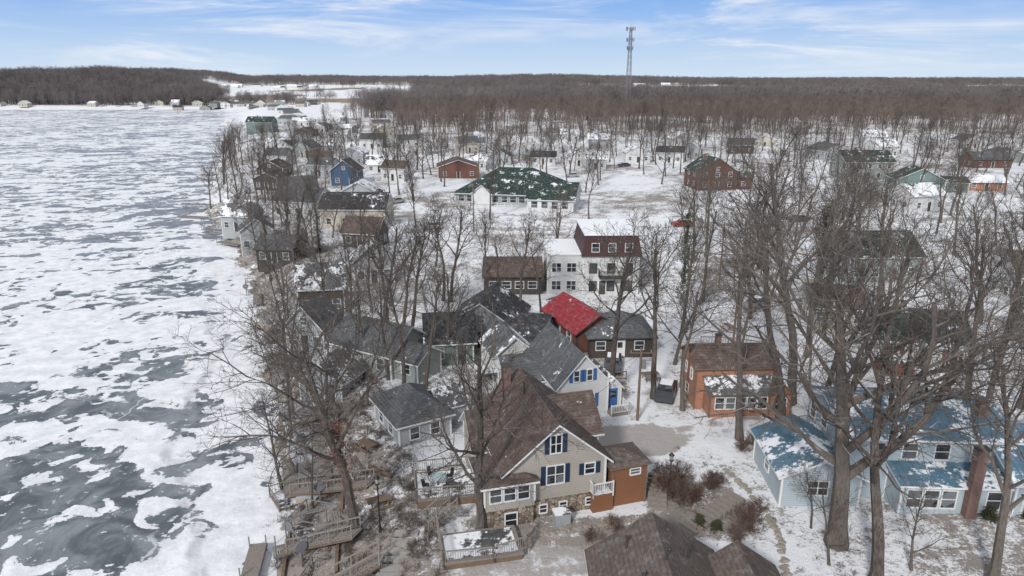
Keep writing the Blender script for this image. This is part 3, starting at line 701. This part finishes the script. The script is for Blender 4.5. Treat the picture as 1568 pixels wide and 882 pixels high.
for k in range(1700):
    y=U(610,1120); x=U(-60-(y-290)*.2,y*.95)
    if x<xs(y)+8: continue
    if x<0 and y>850 and R()>.35: continue
    if math.sin(x*.012+2)*math.sin(y*.011+x*.004)>.35: continue
    addc(x,y,U(.85,1.15),.92)
for k in range(1300):
    y=U(965,1500); x=-U(360,1350)
    if x>-400-(y-905)*.36: continue
    addc(x,y,U(.85,1.2))
for k in range(130):
    x=-U(290,1000); addc(x,U(942,975) if x<-400 else U(915,1040),.75,.75)
for k in range(5000):
    y=U(1120,4600); x=U(-.6*y,.95*y)
    if openfield(x,y):
        if R()>.03: continue
    if y<1500 and x<-.42*y and x>-900: continue
    addc(x,y,U(1.0,2.0),.85 if y<2400 else 1)
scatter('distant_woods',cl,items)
shr=[tree_mesh('shrub_%d'%i,80+i,1.9,0.03,0.05,0.55,(14,7,5),mat=BARKR,depth=3,sides=(4,3,3,3,3),tw=.5,wig=1.4) for i in range(3)]
for x,y,s in ((12.6,44.2,1.5),(12.2,45.4,1.6),(13.4,43.9,1.2),(15,45.6,1.2),(15.9,46.2,.9),(13,47.3,1.1),(12.0,47.5,1.0),(16.8,41,1.2),(17.4,42.2,1.1),(19.6,51.6,1.0),(21,52.2,1.0),(22.2,52.6,1.0),(23.4,52.8,.9),(15.4,39.5,1.0),(5.5,39.8,.7),(7.2,40.8,.8)):
    for k in range(3): put(shr[k],x+U(-.3,.3),y+U(-.3,.3),s*U(.85,1.1),name='dormant_shrub')
br=[tree_mesh('brush_%d'%i,90+i,1.4,0.02,0.05,0.7,(12,6),depth=2,sides=(3,3,3,3,3),tw=.6,wig=1.8,mat=BARK if i else BARKR) for i in range(3)]
items=[]
for k in range(2000):
    y=U(34,190)if k%3==0 else U(34,90); x=xs(y)+U(0.3,13)
    s=U(.3,1.0); items.append(((x,y,height(x,y)),U(0,6.28),(s,s,s*.8),int(R()*3)))
for k in range(1300):
    y=U(34,130); x=U(-10,y*.75)
    if not ok(x,y,0) or min(dseg(x,y,r[0]) for r in roads)<2.2: continue
    s=U(.2,.6); items.append(((x,y,height(x,y)),U(0,6.28),(s,s,s*.7),int(R()*3)))
scatter('dry_brush',br,items)
def conifer(seed,H,Rb,col,dens=1.0,clearz=.06):
    rnd=random.Random(seed); V=[];F=[]
    n=7
    for z,r in ((-.3,H*.018),(H,0.02)):
        for k in range(n): V.append((r*math.cos(k*6.283/n),r*math.sin(k*6.283/n),z))
    for k in range(n): F.append((k,(k+1)%n,n+(k+1)%n,n+k))
    z=H*clearz
    while z<H:
        f=1-z/H; rr=Rb*(f**.8)*rnd.uniform(.8,1.15)
        for k in range(int((5+8*f)*dens)):
            a=rnd.uniform(0,6.283); L=rr*rnd.uniform(.7,1.1); m_=max(3,int(L/.16))
            for j in range(m_):
                t=(j+.6)/m_
                for q in range(3):
                    cx=math.cos(a)*L*t+rnd.gauss(0,.09); cy=math.sin(a)*L*t+rnd.gauss(0,.09); cz=z-L*t*.28+rnd.gauss(0,.07)
                    b_=a+rnd.uniform(-1.1,1.1); l=.3*rnd.uniform(.6,1.2); w=.06
                    i=len(V); dx,dy=math.cos(b_),math.sin(b_)
                    V.extend([(cx-dy*w,cy+dx*w,cz),(cx+dy*w,cy-dx*w,cz),(cx+dx*l,cy+dy*l,cz-.1*rnd.random())]); F.append((i,i+1,i+2))
        z+=.28
    me=bpy.data.meshes.new('conifer'); me.from_pydata(V,[],F); me.materials.append(col); return me
GRN=plain('spruce_needles',(0.022,0.04,0.025),0.8,0.5,4); CED=plain('cedar_needles',(0.055,0.065,0.035),0.8,0.5,4); DRY=plain('dead_oak_leaves',(0.17,0.06,0.035),0.8,0.5,4); OLV=plain('dull_evergreen_leaves',(0.05,0.055,0.03),0.8,0.5,4)
c1=conifer(1,8.5,2.2,GRN); c2=conifer(2,7,1.9,GRN); c3=conifer(3,1.1,.6,OLV,1.3)
for x,y,m_,s in ((-38.5,121,c1,1),(-35.5,122.5,c1,.9),(-41.5,123.5,c2,.95),(-37,118.5,c2,.8),(-118,500,c1,1.5),(-150,560,c1,1.6),(-60,330,c1,1.4),(150,330,c1,1.4),(90,420,c2,2),(140,520,c1,2),(60,560,c1,2)): put(m_,x,y,s,name='spruce_tree')
for x,y in ((13.2,41.3),(14.3,40.9),(33.5,41.2),(36,41)): put(c3,x,y,U(.8,1.1),name='evergreen_shrub')
def ivy(seed,H,mat=None,n=5200,z0=.28,sp=.55,lean=(0,0)):
    rnd=random.Random(seed); V=[];F=[]
    for k in range(n):
        z=H*(z0+(1-z0)*rnd.random()**.8); wv=.9+.6*math.sin(z*1.3)+.5*math.sin(z*3.1+1); a=rnd.uniform(0,6.283); r=abs(rnd.gauss(0,sp*wv)); x=r*math.cos(a)+lean[0]*z; y=r*math.sin(a)+lean[1]*z
        i=len(V)
        for q in range(3): V.append((x+rnd.uniform(-.13,.13),y+rnd.uniform(-.13,.13),z+rnd.uniform(-.13,.13)))
        F.append((i,i+1,i+2))
    me=bpy.data.meshes.new('ivy'); me.from_pydata(V,[],F); me.materials.append(mat or CED); return me
for x,y,h in ((20.5,78.3,15.5),(33.2,71.2,17)): put(ivy(int(x),h,n=3800),x,y,1,0,name='ivy_growth')
put(ivy(5,8.5,DRY,1000,.3,.42,(-.16,.10)),-11,41.8,1,0,name='dead_vine_leaves')
# ---------------------------------------------------------------- tower
MET=plain('galvanized_steel',(0.20,0.20,0.21),0.5,0.1)
b=B('cell_tower',98,600,10); H=72
for k in range(4):
    a=math.pi/4+k*math.pi/2; c_=lambda z,a=a:(math.cos(a)*(3.2-2.1*z/H),math.sin(a)*(3.2-2.1*z/H),z)
    a2=a+math.pi/2; e_=lambda z,a=a2:(math.cos(a)*(3.2-2.1*z/H),math.sin(a)*(3.2-2.1*z/H),z)
    b.beam('leg',MET,c_(0),c_(H),0.2,5)
    for j in range(14):
        z0=H*j/14; z1=H*(j+1)/14; b.beam('bracing',MET,c_(z0),e_(z1),0.1,4); b.beam('bracing',MET,e_(z0),c_(z1),0.1,4); b.beam('bracing',MET,c_(z1),e_(z1),0.09,4)
for z,r in ((71,3.6),(62.5,3.0),(56,2.4)):
    for k in range(9):
        a=k*.698; b.box('antennas',MET,r*math.cos(a)-.3,r*math.cos(a)+.3,r*math.sin(a)-.3,r*math.sin(a)+.3,z-1.4,z+1.4)
        b.beam('antenna_arms',MET,(0,0,z),(r*math.cos(a),r*math.sin(a),z),0.12,4)
b.beam('lightning_rod',MET,(0,0,72),(0,0,75),.1,5)
b.done()
# ---------------------------------------------------------------- small objects
BLK=plain('black_metal',(0.02,0.02,0.02),0.5)
def lamp(x,y,h=4.2):
    b=B('street_lamp',x,y); b.beam('base',BLK,(0,0,-.2),(0,0,.5),.14,8,.09); b.beam('post',BLK,(0,0,.5),(0,0,h-.6),.06,8,.045)
    b.beam('collar',BLK,(0,0,h-.6),(0,0,h-.5),.16,8); b.beam('lantern_glass',plain('frosted_glass',(0.3,0.3,0.28),.3),(0,0,h-.5),(0,0,h-.12),.12,6,.18); b.beam('cap',BLK,(0,0,h-.12),(0,0,h+.15),.24,6,.03); b.done()
lamp(-9.3,41.2,4.4); lamp(12.3,46.6,2.6)
def pole(x,y,h=8):
    b=B('utility_pole',x,y); b.beam('pole',woodB,(0,0,-.5),(0,0,h),.14,8,.1); b.beam('crossarm',woodB,(-1,0,h-.5),(1,0,h-.5),.06,4)
    for u in (-.9,0,.9): b.beam('insulator',MET,(u,0,h-.45),(u,0,h-.2),.05,6)
    b.beam('transformer',MET,(.3,0,h-2),(.3,0,h-1.2),.2,8); b.done()
pole(11.6,57,7.2); pole(31,98,10); pole(26,75,9); pole(-8,140,10); pole(40,139,10); pole(70,143,10); pole(8,120,9)
b=B('overhead_wires',0,0,0,z=0)
def wire(p,q,sag=.8):
    p=Vector(p); q=Vector(q); n=10; pr=p
    for i in range(1,n+1):
        t=i/n; c_=p.lerp(q,t)+Vector((0,0,-4*sag*t*(1-t))); b.beam('cable',BLK,pr,c_,.015,3); pr=c_
for u in (-.9,.9):
    wire((11.6+u,57,6.9),(26+u,75,8.7)); wire((26+u,75,8.7),(31+u,98,10)); wire((31+u,98,10),(40+u,139,9.8)); wire((-8,140+u,9.6),(40,139+u,9.6),1.4); wire((40,139+u,9.6),(70,143+u,9.8))
wire((11.6,57,6.6),(7.5,58.5,4.6),.4); wire((11.6,57,6.6),(5.5,49.5,5.5),.5)
b.done()
def car(x,y,rot,col,snow=True):
    b=B('parked_car',x,y,rot); pm=plain('car_paint_%d%d'%(int(col[0]*99),int(col[2]*99)),col,.3,.05,2,.5)
    prof=[(-2.2,.35),(-2.2,.8),(-1.9,.95),(-1.15,1.0),(-.55,1.45),(.9,1.48),(1.7,1.05),(2.2,.95),(2.25,.35)]
    def half(z): return .88 if z<1.1 else .68
    for i in range(len(prof)):
        a=prof[i]; c=prof[(i+1)%len(prof)]; b.poly('body',pm,[(a[0],-half(a[1]),a[1]),(c[0],-half(c[1]),c[1]),(c[0],half(c[1]),c[1]),(a[0],half(a[1]),a[1])])
    for sg in (-1,1):
        b.poly('body',pm,[(p_[0],sg*.88,p_[1]) for p_ in prof[:4]+prof[6:]]); b.poly('side_windows',GLASS,[(-1.1,sg*.88,1.0),(1.65,sg*.88,1.05),(.9,sg*.68,1.46),(-.55,sg*.68,1.43)])
        for u in (-1.35,1.35):
            b.beam('tyre',BLK,(u,sg*.68,.33),(u,sg*.92,.33),.33,14); b.beam('hub',MET,(u,sg*.92,.33),(u,sg*.94,.33),.18,10)
    b.poly('windshield',GLASS,[(-1.1,-.72,1.045),(-.62,-.62,1.425),(-.62,.62,1.425),(-1.1,.72,1.045)]); b.poly('rear_window',GLASS,[(1.0,-.6,1.455),(1.6,-.7,1.125),(1.6,.7,1.125),(1.0,.6,1.455)])
    if snow: b.box('roof_snow',rSnow,-.5,.85,-.6,.6,1.475,1.53)
    b.done()
car(15.3,62.0,70,(0.05,0.055,0.065)); car(11.0,69.0,80,(0.08,0.08,0.09)); car(33,88,40,(0.25,0.26,0.28)); car(36,142,5,(0.3,0.02,0.02)); car(46,75.5,40,(0.04,0.05,0.09)); car(-17,143,10,(.4,.4,.42)); car(62,146,2,(.05,.05,.05)); car(28,104,85,(.5,.5,.5)); car(-38,190,60,(.1,.1,.12)); car(70,240,20,(.4,.05,.05)); car(20,228,0,(.3,.3,.33)); car(-30,176,40,(.3,.3,.3)); car(40,246,10,(.05,.06,.1))
b=B('wooden_deck',-4.6,37.6,12,z=0.1)
for i in range(21): b.box('deck_boards',wood,0,5.3,i*.15-1.0,i*.15-.87,0.3,0.36)
b.box('deck_snow',rSn2,.3,5.0,-.6,1.9,0.361,0.385)
b.box('deck_frame',woodB,.05,5.2,-.95,2.1,-.3,.29)
rail(b,[(0,3.3),(0,-1.0),(3.2,-1.2),(5.6,-.6),(5.9,.9)],1.0,wood,.36); b.done()
b=B('wooden_stairs',-6.4,41.4,-60,z=0.0)
for i in range(7): b.box('treads',wood,0,1.3,i*.32,i*.32+.28,.05+i*.16,.11+i*.16)
rail(b,[(0,0,.1),(0,2.2,1.2)],.9,wood); rail(b,[(1.3,0,.1),(1.3,2.2,1.2)],.9,wood); b.done()
b=B('upper_deck',-7.0,43.2,10,z=0.0)
for i in range(26): b.box('deck_boards',wood,0,4.6,i*.15,i*.15+.13,.62,.68)
b.box('deck_snow',rSn2,.2,4.4,.2,3.7,0.681,0.70)
b.box('deck_frame',woodB,.05,4.5,.05,3.8,-.6,.61); rail(b,[(4.6,3.9),(0,3.9),(0,0),(4.6,0)],1.0,wood,.68); b.done()
b=B('patio_table',-5.6,45.3,10,z=0.7); b.beam('table_top',plain('pale_aqua_top',(0.35,0.44,0.44)),(0,0,.72),(0,0,.76),.62,16); b.beam('pedestal',BLK,(0,0,0),(0,0,.72),.05,6)
for k in range(4):
    a=k*1.57+.5; x,y=1.05*math.cos(a),1.05*math.sin(a); b.box('chair_seat',BLK,x-.22,x+.22,y-.22,y+.22,.42,.46)
    for u in (-.2,.2):
        for v_ in (-.2,.2): b.beam('chair_legs',BLK,(x+u,y+v_,0),(x+u,y+v_,.42),.02,4)
    b.beam('chair_back',BLK,(x+.2*math.cos(a),y+.2*math.sin(a),.46),(x+.28*math.cos(a),y+.28*math.sin(a),.95),.18,4,.18)
b.done()
def stairrun(name,p,q,w=1.1,rails=True):
    b=B(name,0,0,0,z=0); p=Vector(p); q=Vector(q); L=(q-p).length; n=max(3,int(L/.34)); d=(q-p); d.z=0; d.normalize(); s_=Vector((-d.y,d.x,0))
    for i in range(n+1):
        c_=p.lerp(q,i/n); a=c_-d*.14; e=c_+d*.14; lo=Vector((0,0,-.06))
        b.hexa('treads',wood,[a-s_*w/2+lo,e-s_*w/2+lo,e+s_*w/2+lo,a+s_*w/2+lo,a-s_*w/2,e-s_*w/2,e+s_*w/2,a+s_*w/2])
    for sg in (-1,1):
        b.beam('stringer',woodB,p+s_*sg*w/2-Vector((0,0,.15)),q+s_*sg*w/2-Vector((0,0,.15)),.09,4)
        if rails: rail(b,[tuple(p+s_*sg*w/2),tuple(q+s_*sg*w/2)],.9,wood,gap=.4)
    b.done()
stairrun('lake_stairs',(-8.6,37.3,.45),(-15.8,36.0,-3.2)); stairrun('lake_stairs',(-11.2,47.2,-.3),(-18.3,50.2,-3.0)); stairrun('lake_stairs',(-15.5,60.5,-.3),(-22.3,62.5,-3.2)); stairrun('lake_stairs',(-21,77,-.2),(-29,79,-3.2)); stairrun('lake_stairs',(-10.8,40.4,.1),(-16.2,42.6,-2.7))
def platform(x,y,rot,w=3,d=2.6,z=.5):
    b=B('lakeside_deck',x,y,rot,z=height(x,y)+z)
    for i in range(int(d/.15)): b.box('deck_boards',wood,0,w,i*.15,i*.15+.13,-.05,0)
    b.box('deck_snow',rSn2,.2,w-.2,.2,d-.2,.001,.03)
    for u in (.1,w-.1):
        for v_ in (.1,d-.1): b.beam('posts',woodB,(u,v_,-2),(u,v_,0),.08,4)
    rail(b,[(0,0),(0,d),(w,d)],.95,wood,0,.25); b.done()
for q in ((-16.3,43.2,20),(-14.6,38.2,-10),(-19.2,48.6,35),(-20.5,55.6,15),(-22.8,61,25),(-26.5,70,20),(-31,82,25)): platform(*q)
def stack(x,y,rot):
    b=B('stacked_dock_sections',x,y,rot,z=height(x,y)+.15)
    for k in range(4):
        o=U(-.2,.2); z=k*.22
        for i in range(15): b.box('planks',wood,i*.2+o,i*.2+.16+o,-.6,.6,z+.1,z+.15)
        for v_ in (-.6,.55): b.box('frame',MET,o,3.0+o,v_,v_+.05,z,z+.1)
    b.done()
for q in ((-13.2,41.5,70),(-13.8,44.6,20),(-16,50.8,100),(-17.8,56,80),(-19.5,63.2,60),(-13.5,37.2,10),(-24.5,73,80)): stack(*q)
ROCK=plain('boulder_stone',(0.27,0.24,0.21),.9,.5,2.5)
def rock(b,x,y,z,s):
    q=b.part('rocks',ROCK); i=len(q[2]); n=6
    for k,(rr,zz) in enumerate(((.8,-.3),(1,.1),(.6,.45))):
        for j in range(n): a=j*6.283/n; w=s*rr*U(.75,1.2); q[2].append((x+w*math.cos(a),y+w*math.sin(a)*.8,z+zz*s*U(.8,1.2)))
    for k in range(2):
        for j in range(n): q[3].append((i+k*n+j,i+k*n+(j+1)%n,i+(k+1)*n+(j+1)%n,i+(k+1)*n+j))
    q[3].append(tuple(i+2*n+j for j in range(n)))
b=B('shoreline_boulders',0,0,0,z=0)
for k in range(900):
    y=U(30,150); x=xs(y)+U(-.8,2.2)-0.9*math.sin(y*.35)-.5*math.sin(y*1.1); rock(b,x,y,height(x,y),U(.15,.45))
b.done()
b=B('garden_rock_wall',0,0,0,z=0)
for k in range(330):
    t=R()
    if k<90: x=-12+t*5+U(-.3,.3); y=46.5+t*1.2+U(-.3,.3)
    elif k<150: x=-9+U(-.3,.3)+t*1.4; y=36+t*6
    elif k<240: x=17.2+1.3*math.sin(t*3.1)+U(-.15,.15); y=35.5+t*13
    else: x=1+t*9+U(-.3,.3); y=40.2+t*2.2+U(-.3,.3)
    rock(b,x,y,height(x,y),U(.13,.32))
b.done()
b=B('stone_path_steps',0,0,0,z=0)
for i in range(7): x=-7.3-.12*i; y=40.4-i*.75; b.box('slab_steps',plain('concrete_slab',(0.33,0.31,0.29),.9,.2),x-.8,x+.8,y-.27,y+.27,height(x,y)-.3,height(x,y)+.18)
b.done()
for (x0,y0,x1,y1,n) in ((12,40.6,17.0,44.2,12),(10.7,43.4,11.4,47.2,8)):
    b=B('garden_stairs',0,0,0,z=0)
    for i in range(n):
        t=i/n; x=x0+(x1-x0)*t; y=y0+(y1-y0)*t; ang=math.atan2(y1-y0,x1-x0); c_,s_=math.cos(ang),math.sin(ang); hz=height(x,y)+.12+t*.7
        pts4=[(x+c_*u-s_*v_,y+s_*u+c_*v_) for u,v_ in ((-.14,-.7),(.14,-.7),(.14,.7),(-.14,.7))]
        b.hexa('treads',wood,[(p_[0],p_[1],hz-.5) for p_ in pts4]+[(p_[0],p_[1],hz) for p_ in pts4])
    b.done()
def dock(x,y,rot,L=5,w=1.2,z=None,name='boat_dock'):
    b=B(name,x,y,rot,z=(max(height(x,y),-4)+.5) if z is None else z)
    for i in range(int(L/.16)): b.box('planks',wood,i*.16,i*.16+.13,-w/2,w/2,0,.05)
    for u in (0.2,L-.3):
        for v_ in (-w/2,w/2): b.beam('posts',MET,(u,v_,-1),(u,v_,.9),.045)
    for v_ in (-w/2,w/2): b.box('stringer',MET,0,L,v_-.05,v_+.05,-.16,-.005)
    b.done()
for x,y,r,L_ in ((-18.5,40,100,4),(-17.8,43,20,4.5),(-15.5,38,75,5),(-16.5,46.5,60,4),(-18.5,50,110,5),(-19,53.5,15,4),(-21.5,60,95,5),(-24,66,80,5),(-28,76,100,6),(-33,86,95,6),(-40,102,110,6),(-66,156,160,7),(-84,190,170,9),(-78,174,165,9),(-58,142,150,7)): dock(x,y,r,L_)
def lift(x,y,rot):
    b=B('boat_lift',x,y,rot,z=max(height(x,y),-4))
    for u in (0,3.2):
        for v_ in (0,2.6): b.beam('posts',MET,(u,v_,-.2),(u,v_,2.3),.06,4)
    for z in (.3,2.3):
        for v_ in (0,2.6): b.beam('rails',MET,(0,v_,z),(3.2,v_,z),.05,4)
        for u in (0,3.2): b.beam('rails',MET,(u,0,z),(u,2.6,z),.05,4)
    b.beam('cradle',wood,(.2,.8,.45),(3.0,.8,.45),.1,4); b.beam('cradle',wood,(.2,1.8,.45),(3.0,1.8,.45),.1,4)
    b.beam('wheel',MET,(0,-.1,1.7),(0,-.16,1.7),.45,14); b.done()
for q in ((-15.6,48.2,25),(-17.8,51.2,10),(-17,44.5,-15),(-19.6,56.6,30),(-15,41,40),(-22.5,63,20),(-27,72,10),(-34,90,25),(-44,108,20),(-74,160,10)): lift(*q)
def boat(x,y,rot,col,L=4.2):
    b=B('covered_boat',x,y,rot,z=max(height(x,y),-4)+.15); mt=plain('boat_%d'%int(col[0]*100+col[2]*10),col,.6)
    secs=[]
    for i in range(9):
        t=i/8; w=.85*(math.sin(min(1,(1-t)*1.6)*math.pi/2))**.8+.03; h=.55+.2*t; secs.append([(t*L,-w,h),(t*L,-w*.8,.2*t),(t*L,0,-.02+.25*t*t),(t*L,w*.8,.2*t),(t*L,w,h),(t*L,0,h+.3*math.sin(math.pi*min(1,t+.15)))])
    for a,c in zip(secs,secs[1:]):
        for j in range(6): b.poly('hull' if j<4 else 'cover',mt if j<4 else plain('boat_cover',(0.4,0.41,0.43)),[a[j],a[(j+1)%6],c[(j+1)%6],c[j]])
    b.poly('hull',mt,secs[0]); b.done()
for q in ((-20.8,57.8,60,(.5,.5,.5)),(-17.2,49,75,(.35,.3,.25)),(-19,54.8,120,(.6,.62,.65)),(-23.6,64.5,70,(.2,.25,.3)),(-21.5,61.8,100,(.5,.5,.52)),(-30,81,60,(.5,.5,.5))): boat(*q)
b=B('timber_retaining_wall',0,0,0,z=0)
for (x0,y0,x1,y1) in ((-12,39,-14,50),(-15,52,-17,60),(-9.5,47.5,-12,50.5),(-19,62,-22,72),(-15.5,37,-17.5,46)):
    n=int(math.hypot(x1-x0,y1-y0)/1.2)
    for i in range(n):
        x=x0+(x1-x0)*i/n; y=y0+(y1-y0)*i/n; xx=x0+(x1-x0)*(i+1)/n; yy=y0+(y1-y0)*(i+1)/n; h=height(x,y)+.25
        b.beam('timbers',woodB,(x,y,h),(xx,yy,height(xx,yy)+.25),.16,4); b.beam('timbers',woodB,(x,y,h-.3),(xx,yy,height(xx,yy)-.05),.16,4)
b.done()
def pick(x,y):
    b=B('garden_fence',x,y,U(0,180)); rail(b,[(0,0),(5,0),(8,1)],.9,random.choice([wood,TRIM,woodB]),0,.3); b.done()
for x,y in ((-13,55),(-4,60),(28,50.8),(12,66),(30,73),(-11,84),(2,92),(45,90),(-26,118)): pick(x,y)
def picnic(x,y):
    b=B('picnic_table',x,y,U(0,180)); b.box('top',woodB,-.9,.9,-.4,.4,.72,.77)
    for s_ in (-1,1):
        b.box('bench',woodB,-.9,.9,s_*.75-.14,s_*.75+.14,.42,.47)
        for u in (-.6,.6): b.beam('legs',woodB,(u,s_*.65,0),(u,s_*.2,.72),.05,4)
    b.done()
for x,y in ((-10,44.5),(-12.5,52.5),(14.5,66),(30,45.5),(-3,66),(27,80),(6,92)): picnic(x,y)
# ---------------------------------------------------------------- world, sun, camera
w=bpy.data.worlds.new('World'); sc.world=w; w.use_nodes=True; nt=w.node_tree; bg=nt.nodes['Background']
sk=nd(nt,'ShaderNodeTexSky'); sk.sky_type='NISHITA'; sk.sun_disc=False; sk.sun_elevation=math.radians(34); sk.sun_rotation=math.radians(205); sk.air_density=1; sk.dust_density=.5
tc=nd(nt,'ShaderNodeTexCoord'); G=tc.outputs['Generated']; sp=nd(nt,'ShaderNodeSeparateXYZ'); nt.links.new(G,sp.inputs[0]); z=sp.outputs[2]
el=ramp(nt,z,-0.02,0.15)
blue=mixc(nt,el,(6.5,7.8,9.0),(1.7,4.0,8.6))
white_fill=mixc(nt,0.66,sk.outputs[0],(6.7,6.9,7.2))  # upper sky, out of view, whitened to add soft neutral light
base=mixc(nt,ramp(nt,z,0.30,0.13),white_fill,blue)
cn=noise(nt,mapping(nt,G,(3.0,3.0,26)),1.0,9,0.64,0.7); cn2=noise(nt,mapping(nt,G,(2.2,2.2,12)),1.0,4,0.5)
cm=mth(nt,'MULTIPLY',ramp(nt,cn,0.42,0.66),ramp(nt,cn2,0.38,0.62))
base=mixc(nt,mth(nt,'MULTIPLY',cm,0.95),base,(8.8,9.1,9.6))
nt.links.new(base,bg.inputs[0]); bg.inputs[1].default_value=0.1
sl=bpy.data.lights.new('sun','SUN'); sl.energy=2.9; sl.angle=math.radians(7); sl.color=(1,.98,.955); so=link(bpy.data.objects.new('sun',sl))
a=math.radians(205); e=math.radians(34); d=Vector((math.sin(a)*math.cos(e),math.cos(a)*math.cos(e),math.sin(e))); so.rotation_euler=d.to_track_quat('Z','Y').to_euler()
cam=bpy.data.cameras.new('camera'); co=link(bpy.data.objects.new('camera',cam)); co.location=(0,0,30); co.rotation_euler=(math.radians(90-16.8),0,0)
cam.lens=24; cam.sensor_width=36; cam.clip_end=20000; cam.clip_start=.5; sc.camera=co
sc.view_settings.view_transform='Standard'; sc.view_settings.look='None'; sc.view_settings.exposure=0
